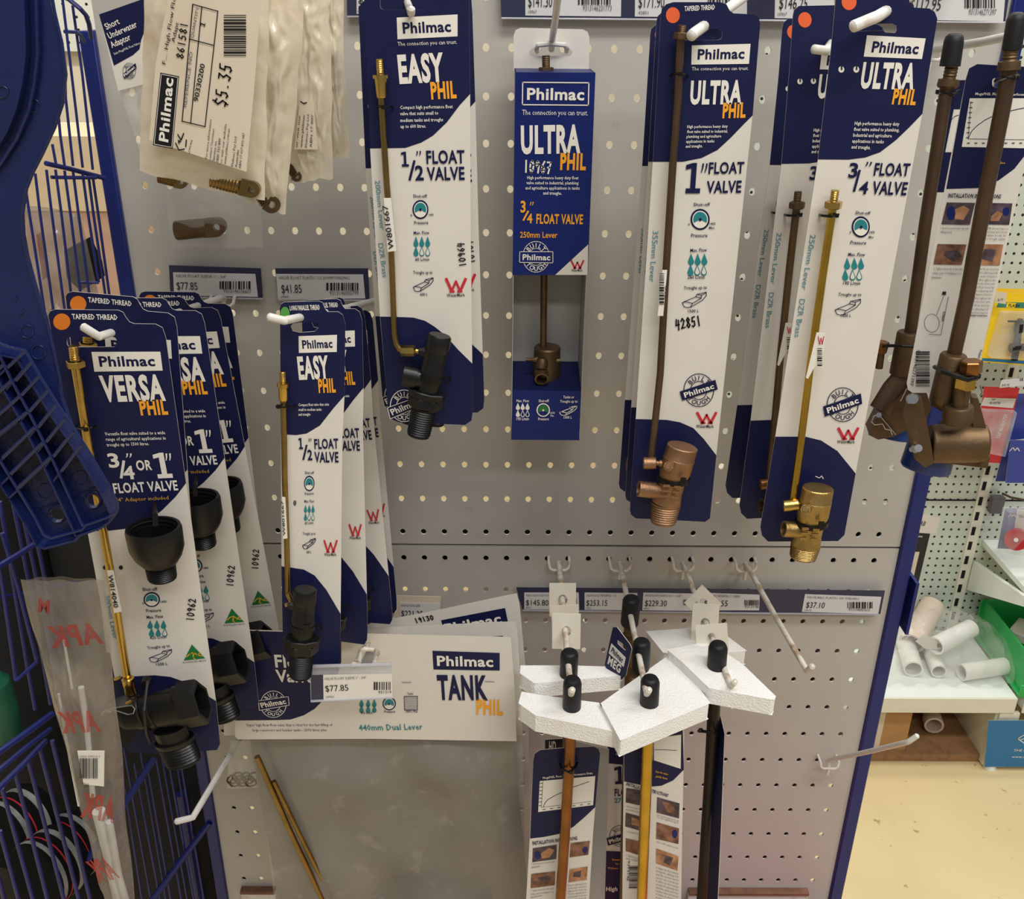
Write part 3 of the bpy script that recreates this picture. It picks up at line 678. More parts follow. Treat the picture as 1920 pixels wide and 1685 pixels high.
# ---------------------------------------------------------------- EASY, lower stack
S=Sheet(570,605,-.25,6); R0=root(S,'float_valve_card','front EASY half inch card with green dot, right of the VERSA stack','float valve','EASY cards on the lower hook')
out=[(525,578),(527,570),(533,566),(598,564),(605,567),(609,578),(614,584),(634,584),(643,590),(647.5,607),(646,741),(642,820),(638,1218),(636,1240),(630,1249),(579,1244),(540,1240),(531,1228),(528,1060),(526.5,820),(525.5,640)]
sl=[(545,611),(549,620),(562,623),(590,621),(597,614),(596.5,605),(580,601.5),(549,606)]
S.body(out,[sl])
S.fill([out[:10]+[(646,741),(625,765),(600,797),(575,812),(555,815),(526.7,813)]+[out[-1]],sl],'navy_print',1)
S.fill([[(527.8,1061),(545,1063),(570,1067),(590,1078),(612,1105),(638.6,1150)]+out[12:18]],'navy_print',1)
S.disc(534.5,587,8.5,12.5,'green_dot'); S.text('LONG PARALLEL THREAD',(544,581.5),(600,580),9.5,w=2)
S.logo([(560,629.5),(632,627),(631.5,659),(560.5,661)],(567.5,653),(624,651),16)
S.text('EASY',(561,711.5),(618,709),44,w=3); S.text('PHIL',(598,736),(630,735),27,'orange_print',3)
for t_,A,B in (('Compact float valve that suits',(560,760.5),(617,759.5)),('small to medium tanks',(560,769.5),(603,769)),('and troughs',(560,778.5),(582,778))): S.text(t_,A,B,5.2,w=1)
S.text('1',(560.5,841),(568.5,841),21,'navy_print',2); S.line([(569,860),(575,834)],3.4,'navy_print'); S.text('2',(577,862),(586,862),20,'navy_print',2); S.text('"',(579,841),(585,841),20,'navy_print',2)
S.text('FLOAT',(590,841),(635,840),19,'navy_print',2); S.text('VALVE',(590,866),(635,866),20,'navy_print',2)
S.text('Shut-off',(572,887.5),(589,887.5),5,'navy_print'); S.gauge(580,905.5,9.8,14.5); S.text('Pressure',(572,927),(588.5,926),5,'navy_print')
S.text('Max. Flow',(571,941),(589,941),5,'navy_print'); S.drops((573,580,587),(953,968),6.4,13,4); S.text('60 L/min',(572,982),(588,981),5,'navy_print')
S.text('Troughs up to',(568,1001.5),(591.5,1001.5),5,'navy_print'); S.trough(567.5,1008,592,1028); S.text('600 L',(575,1036),(584,1036),4.6,'navy_print')
S.wmark(607,1012,633,1035); S.text('WaterMark',(608,1041),(631,1041),5.4,'black_ink'); S.disc(553,942,3,5,'grey_ink',2)
S.build('card',R0)
mb=MB(); S.tb(mb,[(531.5,750,.007),(534,900,.007),(537.5,1000,.007),(540,1112,.008)],11.5,'dull_brass',14); S.lz(mb,(535,1134,.012),(552,1128,.012),[(0,4.5),(1,4)],'brass',12); S.lz(mb,(540,1112,.009),(547,1128,.012),[(0,6),(1,5)],'brass',12); mb.build('lever',R0)
mb=MB(); S.lz(mb,(529.8,696,.008),(531.6,751,.008),[(0,5)]+thread(.02,.38,6.2,6.2,7)+[(.39,11.5),(.50,11.5),(.52,9),(.94,8.5),(1,7)],'brass',18); mb.build('lever_fitting',R0)
black_valve(S,R0,(572,1104),(563,1268),.96,False)
tie(S,R0,[(518,762,.001),(523,762,.010),(533,763,.014),(541,762,.010),(550,761,.004),(556,760,.001)],4,(522,762,.010))
sticker_on(S,R0,[(529,931),(535,932),(539,1009),(531,1010)],.0132,None,lambda q:q.text('W801667',(535.5,1003),(531.5,938),4.5,'black_ink',1))
nest(R0)
place(S,R0,(647.5,607),(638.6,1150),(679,600),(687.5,1095),'second EASY half inch card of the lower stack, seen just right of the front one',Y=-.195)
place(S,R0,(647.5,607),(638.6,1150),(684,592),(727.5,1064),'third EASY half inch card of the lower stack, swung out to the right',Y=-.14)
place(S,R0,(647.5,607),(638.6,1150),(699,600),(737,1049),'rearmost EASY half inch card of the lower stack, right edge nearest the board',Y=-.09)
# ---------------------------------------------------------------- VERSA stack
S=Sheet(172,640,-.25,4); R0=root(S,'float_valve_card','front VERSA float valve card with brass lever and black adaptor cup, on the left','float valve','VERSA cards on the left hook')
out=[(91,590),(95,583),(104,579.5),(222,581),(231,585),(236,594),(243,603),(252,606.5),(292,607),(305,614),(311,632),(349,904),(405,1313),(413,1393),(407,1405),(301,1413),(245,1409),(232,1400),(215,1269),(164,995)]
sl=slot(125.5,631,219.5,650,8)
S.body(out,[sl])
S.fill([out[:11]+[(349,905),(330,930),(305,955),(275,978),(240,990),(205,994),(164,995)],sl],'navy_print',1)
S.fill([[(215,1269),(250,1267),(290,1265),(320,1268),(345,1277),(365,1289),(385,1301),(405,1313)]+out[13:18]],'navy_print',1)
S.disc(116.5,602.5,16,15.5,'amber_dot'); S.text('TAPERED THREAD',(136.5,597.5),(221.5,599),10,w=2)
S.logo([(172,659),(301,658.5),(305.5,694),(177.5,696)],(188,686.5),(292,685.5),19.5)
S.text('VERSA',(183+11,753),(312,750.5),50,w=3); S.text('PHIL',(265,778),(316.5,776.5),29,'orange_print',3)
for t_,A,B in (('Versatile float valve suited to a wide',(197.5,815.5),(310.5,813)),('range of agricultural applications in',(199.5,825.5),(311.5,823)),('troughs up to 1500 litres.',(201,836),(280.5,833.5))): S.text(t_,A,B,6.2,w=1)
S.text('3',(206,876),(226,875),27,w=2); S.line([(228,894),(232.5,864)],5,'white_print'); S.text('4',(234,898),(255,897),25,w=2); S.text('"',(239,873),(251,873),24,w=2)
S.text('OR',(257.5,881),(286.5,880),19,w=2); S.text('1',(295,896),(325,894.5),48,w=3); S.text('"',(316,891),(328,890.5),42,w=1)
S.text('FLOAT VALVE',(215,924),(335,918),19,w=2); S.text('3/4" Adaptor included',(214,940),(317,935),7,'gold_print',0)
S.text('Shut-off',(268,1107),(296,1106),6,'navy_print'); S.gauge(285,1123,15.5,14); S.text('0',(268,1132),(271,1132),4,'navy_print'); S.text('1400',(302,1129),(313,1128.5),4,'navy_print'); S.text('Pressure',(275,1147),(303,1145.5),6,'navy_print')
S.text('Max. Flow',(276,1159),(307,1157),6,'navy_print'); S.drops((282,294.5,307),(1170,1184.5),11,14,5,shift=2.5); S.text('425 L/min',(282,1197),(313,1195),5.5,'navy_print')
S.text('Troughs up to',(277.5,1216),(319.5,1211.5),5.5,'navy_print'); S.trough(280,1216,323,1240); S.text('1500 L',(294,1246.5),(315,1245),5.2,'navy_print')
S.hand('10962',(363,1164),(368,1121),13)
S.fill([[(360,1207),(385,1233),(345,1237)]],'aus_green',2); S.line([(350,1230),(357,1224),(364,1222),(371,1227),(379,1228)],2.2,'gold_print'); S.line([(364,1223),(362,1231),(367,1235)],2.2,'gold_print'); S.line([(371,1227),(376,1222)],1.8,'gold_print')
S.text('AUSTRALIAN MADE',(343,1242),(387,1238),2.6,'grey_ink')
S.text('300mm Lever',(195,1115),(213,1197),9.5,'aqua_text',0)
for x,y in ((197,1063),(227,1063),(148,799),(180,800)): S.disc(x,y,4,4,'black_ink',2)
S.build('card',R0)
mb=MB(); S.tb(mb,[(141,684,.009),(165,830,.009),(205,1060,.009),(240,1278,.011)],16.5,'brass',16); mb.build('lever',R0)
mb=MB(); S.lz(mb,(137.5,648,.010),(142,688,.010),[(0,8)]+thread(.03,.66,9.5,9.5,6)+[(.67,10)],'brass',18); S.lz(mb,(141,676,.010),(142.5,688,.010),[(0,16),(.1,17.5),(.9,17.5),(1,16)],'brass',6); mb.build('lever_fitting',R0)
mb=MB(); S.lz(mb,(239,1270,.013),(246.5,1300,.014),[(0,9),(.06,11.5),(.45,11.5),(.5,10.5),(.95,11.5),(1,9)],'brass',18); S.lz(mb,(237,1319,.034),(247,1314,.034),[(0,3.2),(1,3.2)],'brass',10); mb.build('lever_nut',R0)
mb=MB(); S.lz(mb,(287,988,.026),(305,1085,.026),[(.50,34),(.45,40),(.10,44),(0,45),(-.005,50),(.05,52),(.38,51),(.55,44),(.69,33),(.70,29)]+thread(.71,.99,29,27.5,8)+[(1,25)],'black_plastic',36,.86)
for i in range(5): S.lz(mb,(287.5+i*1.4,993+i*8,.026),(287.8+i*1.4,995+i*8,.026),[(0,44.5),(.5,42),(1,44.5)],'black_plastic',36,.86,0,False)
mb.build('adaptor',R0)
mb=MB(); S.lz(mb,(226,1344,.024),(345,1322,.027),[(0,26),(.04,31),(.12,33),(.55,36),(.9,41),(.92,43),(1,43)],'black_plastic',28,.64)
S.lz(mb,(340,1322,.028),(380,1315,.030),[(0,44),(.1,50),(.9,49),(1,46),(1,38),(.1,36),(.05,20)],'black_plastic',6,.62,.35)
S.lz(mb,(318,1365,.024),(345,1430,.026),[(0,31),(.3,31),(.31,38),(.40,38)]+thread(.42,.97,36.5,35,7)+[(1,30)],'black_plastic',28,.64)
S.fill([[(212,1312),(242,1298),(262,1300),(268,1345),(238,1372),(220,1352)]],'black_plastic',40) if 0 else None
A=[S.L(*p,.016) for p in ((210,1312),(238,1301),(262,1302),(272,1340),(246,1378),(226,1362))]; mb.prism(A,(0,-.017,0),'black_plastic')
for y_ in (.25,.5,.75): S.lz(mb,(250+70*y_,1341-13*y_,.026),(254+70*y_,1340-13*y_,.026),[(0,36),(.5,38),(1,36)],'black_plastic',28,.64,0,False)
mb.build('valve',R0)
mb=MB(); S.tb(mb,[(191,1338,.034),(197,1331,.035),(206,1335,.035),(212,1330,.035),(240,1339,.036),(250,1337,.036),(253,1328,.036),(247,1322,.036),(237,1323,.036),(212,1327,.036),(203,1332,.036)],2.2,'steel_pin',8); mb.build('spring_clip',R0)
tie(S,R0,[(142,800,.001),(148,803,.010),(160,806,.021),(171,802,.018),(180,799,.002)],4,(161,805,.021))
mb=MB(); S.tb(mb,[(278,1272,.001),(276,1285,.036),(270,1330,.051),(275,1375,.040),(282,1392,.005)],6,'black_tie',8); p=S.L(276,1274,.008); mb.lathe(p,p+np.array([0,-.008,0]),[(0,.0032),(0,.0046),(1,.0046),(1,.0032)],'black_tie',14); mb.build('cable_tie',R0)
mb=MB(); S.tb(mb,[(290,944,.002),(290,954,.02),(291,965,.048),(292,985,.049)],9,'black_tie',8); mb.build('cable_tie',R0)
sticker_on(S,R0,[(201,1069),(213,1069),(228.5,1146),(214,1149)],.018,None,lambda q:q.text('W814040',(202.5,1077),(213.5,1138),9,'black_ink',1))
nest(R0)
for qa,qb,Y,lb in (((332,612),(353,897),-.224,'second VERSA card, tucked right behind the front one'),((384,605),(422,862),-.168,'third VERSA card counting from the front of the left stack'),((414,597),(462,850),-.115,'fourth VERSA card, second from the back of the left stack'),((437,590),(470,850),-.072,'rearmost VERSA card, beside the seventy seven dollar price label')):
    place(S,R0,(311,632),(349,904),qa,qb,lb,Y=Y,skip=('valve','spring_clip','adaptor','cable_tie') if lb[0] in 'sr' else ())
# ---------------------------------------------------------------- ULTRA one inch
def bronze_valve(S,R0,T,cap,mid,low,end,port,m1,m2,D=.022,k=1.0):
    """T: lever knuckle (ax,ay,bx,by); cap/mid/low/end: axis points; port: side outlet (ax,ay,bx,by)"""
    mb=MB()
    S.lz(mb,(T[0],T[1],D),(T[2],T[3],D),[(0,10*k),(.05,11.5*k),(.95,11.5*k),(1,10*k)],m2,20); S.lz(mb,(T[2],T[3],D),(T[2]+12*k,T[3]+1,D),[(0,5*k),(.5,5*k),(.5,7*k),(1,7*k)],m2,14)
    mb.build('lever_knuckle',R0)
    mb=MB(); f=lambda p:(p[0],p[1],D)
    S.lz(mb,f(cap),f(mid),[(0,27*k),(.02,29*k),(.38,29.5*k),(.40,30.5*k),(.45,30*k),(.8,30*k),(1,28*k)],m1,32,.82)
    S.lz(mb,f(mid),f(low),[(0,28*k),(.25,25*k),(.6,25*k),(.9,27*k),(1,28*k)],m1,32,.8)
    S.lz(mb,f(low),f(end),[(0,28*k)]+thread(.06,.95,28*k,25*k,8)+[(1,22*k),(1,18*k),(.4,17*k)],m1,32,.8)
    S.lz(mb,(port[2],port[3],D),(port[0],port[1],D+.003),[(0,18*k),(.4,15.5*k),(1,15.5*k),(1,12*k),(.4,11.5*k)],m1,24,.9)
    x,y=cap[0]*.35+mid[0]*.65-14*k,cap[1]*.35+mid[1]*.65
    S.lz(mb,(x,y,D+.012),(x-2,y+1,D+.021),[(0,10*k),(.8,9*k),(.8,6*k),(1,5*k)],m1,18)
    for i in range(3):
        for j in range(2):
            a=.35+.2*i; cx=mid[0]+(low[0]-mid[0])*a+(j*20-8)*k; cy=mid[1]+(low[1]-mid[1])*a+j*2
            p=S.L(cx,cy,D+.0125*k); kk=S.k(p); mb.box(p,(12*k*kk,3*kk,4.4*k*kk),m1)
    mb.build('valve',R0)
    mb=MB(); c0=(mid[0],mid[1]); p=S.L(c0[0],c0[1],D); d=S.L(*f(low))-p; d/=np.linalg.norm(d); kk=S.k(p)
    d2=d+np.array([.12,0,.02]); mb.lathe(p,p+d2*.0045,[(0,28*k*kk),(0,31*k*kk),(1,31*k*kk),(1,28*k*kk)],'black_tie',26,.84)
    mb.box(S.L(mid[0]+18*k,mid[1]+8*k,D+.017),(10*k*kk,5*k*kk,11*k*kk),'black_tie'); mb.build('cable_tie',R0)
S=Sheet(1312,64,-.20,-3); R0=root(S,'float_valve_card','front ULTRA one inch float valve card with dark bronze lever, 42851 written on it','float valve','one inch ULTRA cards')
out=[(1239,28),(1241,16),(1249,8),(1262,4),(1350,4),(1362,8),(1368,20),(1375,25),(1414,27),(1423,34),(1425,46),(1411,215),(1343,853),(1331,971),(1322,977.5),(1192,971),(1183,964),(1181,955),(1192,785),(1224,302)]
sl=slot(1270,54,1354,75,9)
S.body(out,[sl])
S.fill([out[:11]+[(1411,216),(1395,232),(1370,258),(1345,281),(1315,296),(1280,303),(1224,303)],sl],'navy_print',1)
S.fill([[(1192,785),(1250,786.5),(1275,791),(1300,802),(1320,823),(1343,853)]+out[13:18]],'navy_print',1)
S.disc(1261.5,28.5,13,15,'orange_dot'); S.text('TAPERED THREAD',(1283,21),(1340,18),9.5,w=2)
S.logo([(1297,85),(1407,82),(1404,119.5),(1296,121)],(1307.5,111.5),(1395,110),19.5)
S.text('The connection you can trust.',(1296.5,132),(1403,131),6.6,w=0)
S.text('ULTRA',(1293,196),(1389,195),45,w=3); S.text('PHIL',(1354,221.5),(1397,220.5),29,'orange_print',3)
for i,(t_,x0,x1) in enumerate((('High performance heavy duty',1288,1364),('float valve suited to industrial,',1288,1364),('plumbing and agriculture',1287,1352),('applications in tanks',1286,1339),('and troughs.',1285.5,1317))): S.text(t_,(x0,240+9.2*i),(x1,239+9.2*i),5.6,w=1)
S.text('1',(1283,362),(1312,362),57,'navy_print',3); S.text('"',(1311,361),(1323,361),55,'navy_print',1); S.text('FLOAT',(1328,326),(1394,325),22,'navy_print',2); S.text('VALVE',(1324,362),(1389,361),23,'navy_print',2)
S.text('Shut-off',(1300,386),(1331,385.5),6,'navy_print'); S.gauge(1312.5,411,18,20); S.text('0',(1290,422),(1293,422),4,'navy_print'); S.text('1400',(1330,421),(1341,421),4.4,'navy_print'); S.text('Max.',(1329,428.5),(1340,428.5),4.4,'navy_print'); S.text('Pressure',(1295.5,444),(1326,444),6.5,'navy_print')
S.text('Max. Flow',(1294,472),(1325,471),6.5,'navy_print'); S.drops((1295.5,1308,1320.5),(486,506),12,19,4,shift=-1); S.text('260 L/min',(1289,522),(1321,522),6.5,'navy_print')
S.text('Troughs up to',(1282,542),(1325,541),6,'navy_print'); S.trough(1279,547,1325,576); S.text('1500 L',(1289.5,585),(1310,585),5.5,'navy_print')
S.hand('42851',(1267,617),(1316,609),19,wpx=2.8)
S.badge(1310,731,28,31,[(1274,733),(1341,711),(1345.5,729),(1279,750)])
S.wmark(1305.5,773,1344,793); S.text('WaterMark',(1305,801),(1338,801.5),6,'black_ink')
S.text('355mm Lever',(1224,432),(1217,528),10,'aqua_text',0)
S.build('card',R0)
mb=MB(); S.tb(mb,[(1276,72,.008),(1270,200,.008),(1262,300,.008),(1248,520,.008),(1238,700,.010),(1221,860,.018)],15.5,'brown_rod',14); mb.build('lever',R0)
mb=MB(); S.lz(mb,(1279.5,47,.010),(1276,78,.010),[(0,7)]+thread(.02,.42,8,8,4)+[(.44,8)],'dark_bronze',16); S.lz(mb,(1278,61,.010),(1276.5,74,.010),[(0,13),(.1,14.5),(.9,14.5),(1,13)],'dark_bronze',6); mb.build('lever_fitting',R0)
bronze_valve(S,R0,(1206,868,1230,868),(1280,836),(1263,893),(1249,942),(1243,980),(1197,916,1250,922),'cast_bronze','cast_bronze')
tie(S,R0,[(1257,142,.001),(1262,138,.008),(1273,139,.015),(1283,139,.012),(1290,143,.001)],4,(1276,139,.016))
sticker_on(S,R0,[(1242,506),(1251,506),(1243.5,592),(1233,592)],.0165,None,lambda q:[q.barcode(1236,512,1245,572,26,True),q.text('260',(1248,560),(1250,535),3,'black_ink')])
nest(R0)
for qa,qb,Y,lb in (((1204,310),(1170,772),-.11,'rearmost one inch ULTRA card, showing furthest left with blue corner low down'),((1215.5,302),(1183,770),-.155,'middle one inch ULTRA card, a thin strip left of the front one')):
    place(S,R0,(1224,302),(1192,785),qa,qb,lb,Y=Y)
# ---------------------------------------------------------------- ULTRA three quarter
S=Sheet(1640,55,-.235,-3); R0=root(S,'float_valve_card','front ULTRA three quarter inch float valve card with bright yellow brass lever','float valve','three quarter ULTRA cards')
out=[(1567,-5),(1570,-18),(1580,-26),(1690,-26),(1701,-20),(1705,4),(1712,14),(1742,16),(1752,22),(1757,35),(1729,213),(1604,887),(1583,1002),(1571,1013.5),(1440,1014.5),(1428.5,1003),(1425.5,987),(1453.5,818),(1533.5,298),(1557,100)]
sl=[(1602,45),(1672,44),(1680,48),(1681,57),(1677,62),(1660,61),(1655,57),(1604,59),(1599,52)]
S.body(out,[sl])
S.fill([out[:10]+[(1729,213),(1705,238),(1680,262),(1650,285),(1622,295),(1590,299),(1533.5,298.5),(1557,100)],sl],'navy_print',1)
S.fill([[(1453.5,818),(1510,818),(1539,825),(1570,845),(1604,887)]+out[12:17]],'navy_print',1)
S.disc(1591.5,3,14,16,'orange_dot')
S.logo([(1625,66),(1735,72),(1728,110.6),(1619,106)],(1633,98),(1720,101.5),21)
S.text('ULTRA',(1611,166),(1711,168),50,w=3); S.text('PHIL',(1671,195.5),(1715,197),30,'orange_print',3)
for i,(t_,x0,x1) in enumerate((('High performance heavy duty',1601.5,1685),('float valve suited to plumbing,',1600,1685),('Industrial and agriculture',1598.5,1671),('applications in tanks',1597,1656),('and troughs.',1595.5,1631))): S.text(t_,(x0,234+11*i),(x1,235.5+11*i),6.6,w=1)
S.text('3',(1589.5,333),(1606,333),28,'navy_print',2); S.line([(1601,357),(1611,320)],4.6,'navy_print'); S.text('4',(1608.5,363),(1625,364),24,'navy_print',2); S.text('"',(1619,331),(1631,331),28,'navy_print',2)
S.text('FLOAT',(1637,329),(1703,330),24,'navy_print',2); S.text('VALVE',(1633,364),(1698,366),25,'navy_print',2)
S.text('Shut-off',(1603,401),(1631,402),6,'navy_print'); S.gauge(1613.5,425,17,20); S.text('0',(1592,437),(1595,437),4.2,'navy_print'); S.text('1400',(1629,437),(1639,437),4.4,'navy_print'); S.text('Max.',(1628,446),(1638,446),4.4,'navy_print'); S.text('Pressure',(1593.5,457),(1623,458),6.5,'navy_print')
S.text('Max. Flow',(1589.5,479.5),(1621,480),6.5,'navy_print'); S.drops((1588,1601.5,1614),(494,515),12,19,4,shift=-3.5); S.text('190 L/min',(1580,533),(1612,533.5),6.5,'navy_print')
S.text('Troughs up to',(1571,554),(1614,554.5),6,'navy_print'); S.trough(1565,560,1614,590); S.text('1500 L',(1576,593.5),(1595,593.5),5.4,'navy_print')
S.badge(1579.5,758,29,32,[(1542.5,761),(1613.5,736.5),(1616,756),(1546,780)])
S.wmark(1570,802,1610,823); S.text('WaterMark',(1568.5,830),(1602,830.5),6,'black_ink')
S.text('250mm Lever',(1519,439),(1502,542),10,'aqua_text',0); S.text('DZR Brass',(1499,560),(1489,631),10,'aqua_text',0)
for x,y in ((1577,130),(1605,130)): S.disc(x,y,5.5,6,'white_print',2); S.fill([[(x-1,y-6),(x+2,y-6),(x+2,y+1),(x-1,y+1)]],'black_ink',3)
S.line([(1529,892),(1536,895),(1540,891),(1543,896)],1.6,'white_print')
S.build('card',R0)
mb=MB(); S.tb(mb,[(1562.5,384,.008),(1545,500,.008),(1520,680,.009),(1500,840,.014),(1486,942,.020)],15.5,'gold_brass',14); mb.build('lever',R0)
mb=MB(); S.lz(mb,(1566,356,.010),(1561.5,388,.010),[(0,7)]+thread(.02,.64,8,8,5)+[(.66,8)],'brass',16); S.lz(mb,(1563.5,377,.010),(1561.5,391,.010),[(0,14),(.1,16.5),(.9,16.5),(1,14)],'brass',6); mb.build('lever_fitting',R0)
bronze_valve(S,R0,(1468,948,1497,945),(1534,914),(1522,975),(1511,1020),(1505,1046),(1469,991,1515,995),'cast_brass','brass',D=.024)
tie(S,R0,[(1537,403,.001),(1541,404,.010),(1560,406,.017),(1570,403,.012),(1572,402,.002)],5,(1569,404,.013))
sticker_on(S,R0,[(1531,623),(1547,624),(1545,655),(1515,710),(1511,708)],.0175,None,lambda q:[q.barcode(1532,652,1541,690,18,True),q.wmark(1533,630,1545,645)])
nest(R0)
place(S,R0,(1533.5,298.5),(1453.5,818),(1465,307),(1409,773),'second three quarter ULTRA card behind the front one, with a dull bronze lever',Y=-.165,swap={'lever':'dark_bronze','valve':'dark_bronze','lever_knuckle':'copper_brown','lever_fitting':'dark_bronze'})
place(S,R0,(1533.5,298.5),(1453.5,818),(1443,309),(1382.5,757),'rearmost three quarter ULTRA card, scuffed left edge showing',Y=-.10,swap={'lever':'dark_bronze','valve':'dark_bronze','lever_knuckle':'copper_brown','lever_fitting':'dark_bronze'})
# ---------------------------------------------------------------- boxed ULTRA
Yf,Yb=-.090,-.034
S=Sheet(1038,330,Yf); R0=root(S,'float_valve_box','blue cardboard window box with a bronze ULTRA valve inside, 10967 scrawled in white','float valve',None)
S.body([(966,136),(1116.5,136),(1102,515.5),(961,515.5)],(),'blue_print','blue_print')
S.fill([[(1041,515),(1060,497.5),(1080,479),(1102.8,458),(1101.5,515)]],'white_card',1)
S.line([(980,154),(1104,155),(1103,197),(979.5,196),(980,154)],2,'white_print'); S.text('Philmac',(988,187),(1095,188),22.5,w=2); S.ring(1096,166,2.4,2.6,.7,'white_print')
S.text('The connection you can trust.',(979,215),(1102,216),9.5,w=0)
S.text('ULTRA',(977,289),(1088,287),54,w=3); S.text('PHIL',(1050,318.5),(1098,319),32,'orange_print',3)
S.hand('10967',(981,322),(1034,325),21,'white_print',3)
for i,(t_,x0,x1) in enumerate((('High performance heavy duty float',988.5,1084.5),('valve suited to industrial, plumbing',987,1084.5),('and agriculture applications in tanks',985,1086.5),('and troughs.',1018.5,1053))): S.text(t_,(x0,335.5+9.6*i),(x1,336+9.6*i),6,w=1)
S.text('3',(976,398),(985.5,398),22,'orange_print',2); S.line([(981.5,412),(990,396)],3.4,'orange_print'); S.text('4',(988,418),(998,418),18,'orange_print',2); S.text('"',(993,400),(1000.5,400),22,'orange_print',1)
S.text('FLOAT VALVE',(1005.5,419),(1092.5,420),18.5,'orange_print',2); S.text('250mm Lever',(975,445),(1045,445.5),11,'orange_print',1)
S.badge(1005,481,25,29,[(974.5,471),(1036.5,471),(1036.5,492),(974,491)],'white_print','white_print','blue_print','white_print')
S.wmark(1070,488,1095,503); S.text('WaterMark',(1071,508.5),(1092,508.5),4.6,'black_ink')
S.build('front_panel',R0)
Q=Sheet(1038,330,Yf); Q.body([(961.5,731),(1089,733),(1086,825),(958.5,824)],(),'blue_print','blue_print')
Q.text('Max. Flow',(968.5,753),(992,753),5,w=1); Q.drops((971,980,989),(761.5,774.5),8.4,11.5,4,'white_print','blue_print'); Q.text('190 L/min',(968.5,787),(991.5,787),5.4,w=1)
Q.text('Shut-off',(1010,753),(1029,753),5,w=1); Q.gauge(1018.5,768,12.6,12.8,'white_print','blue_print','aus_green'); Q.text('1270',(1031,775),(1040,775),3.4,w=1); Q.text('Max.',(1032,780),(1039,780),3.4,w=1); Q.text('Pressure',(1009,787),(1029,787),5,w=1)
Q.text('Tanks or',(1056,746),(1076.5,746),5,w=1); Q.text('Troughs up to',(1050,754),(1082.5,754),5,w=1); Q.trough(1049,760,1082,778,'white_print',1.5); Q.text('1500 L',(1057,784),(1072,784),5,w=1)
Q.build('base_front',R0)
dy=Yb-Yf
x0t,x1t=S.L(966,136)[0],S.L(1116.5,136)[0]; zt=S.L(1040,136)[2]; zm=S.L(1040,732)[2]; zb=S.L(1020,824.5)[2]; zw=S.L(1030,515.5)[2]
x0b,x1b=S.L(958.5,824)[0],S.L(1087,825)[0]
mb=MB()
for xa,xb in ((x0t,x0b),(x1t,x1b)): mb.prism([(xa,0,zt),(xa,dy,zt),(xb,dy,zb),(xb,0,zb)],(.0006 if xa<0 else -.0006,0,0),'box_inside')
mb.prism([(x0t,dy,zt),(x1t,dy,zt),(x1b,dy,zb),(x0b,dy,zb)],(0,.0006,0),'box_inside')
mb.prism([(x0t,0,zt),(x1t,0,zt),(x1t,dy,zt),(x0t,dy,zt)],(0,0,-.0006),'blue_print')
mb.prism([(x0b,0,zb),(x1b,0,zb),(x1b,dy,zb),(x0b,dy,zb)],(0,0,.0006),'blue_print')
mb.build('box_shell',R0,smooth=0)
mb=MB(); mb.prism([(x0b+.001,.0005,zm),(x1b-.001,.0005,zm),(x1b-.001,dy-.001,zm+.012),(x0b+.001,dy-.001,zm+.012)],(0,0,-.001),'navy_print'); mb.build('inner_tray',R0,smooth=0)
T_=Sheet(1038,330,Yb+.001); tab=[(963,150),(963,66),(967,56),(976,52),(1093,55),(1102,60),(1105,70),(1104,150)]
hs=[(992,98),(996,91),(1003,90),(1007,84),(1035,83),(1064,85),(1068,92),(1073,96),(1073,100),(1068,105),(1000,105),(994,103)]
T_.body(tab,[hs],'white_card'); o=T_.build('hang_tab',R0); o.location=(0,dy+.001,0); o.location.x=T_.O[0]-S.O[0]; o.location.z=T_.O[2]-S.O[2]
mb=MB(); D=-.028
S.tb(mb,[(1024,133,D),(1021,400,D),(1018.5,672,D)],14,'dark_bronze',14); mb.build('lever',R0)
mb=MB(); S.lz(mb,(1023.5,104,D),(1024,134,D),[(0,7)]+thread(.02,.72,7.8,7.8,6)+[(.73,8)],'dark_bronze',16); S.lz(mb,(1024,126,D),(1024,134,D),[(0,13),(.1,14),(.9,14),(1,13)],'dark_bronze',6); mb.build('lever_fitting',R0)
mb=MB(); zc=S.L(1026,660,-.030)
k=S.k(zc); mb.lathe(zc+np.array([0,0,.006]),zc-np.array([0,0,.034]),[(0,23*k),(.04,25*k),(.35,25*k),(.4,26*k),(1,26*k)],'dark_bronze',28)
p=S.L(1015,700,-.018); mb.lathe(p+np.array([0,.02,.006]),p+np.array([0,-.012,-.002]),[(0,14*k),(.3,13*k),(1,13*k),(1,10*k),(.3,9.5*k)],'dark_bronze',24)
S.lz(mb,(986,674,-.022),(1050,676,-.022),[(0,3),(.2,4),(.3,7),(.42,7),(.43,4),(.58,4),(.6,8),(.75,8),(.76,4.5),(1,4.5)],'dark_bronze',14)
mb.lathe(S.L(1017,672,-.018),S.L(1015,690,-.016),[(0,9*k),(.5,12*k),(1,11*k)],'dark_bronze',16)
mb.build('valve',R0)
nest(R0)
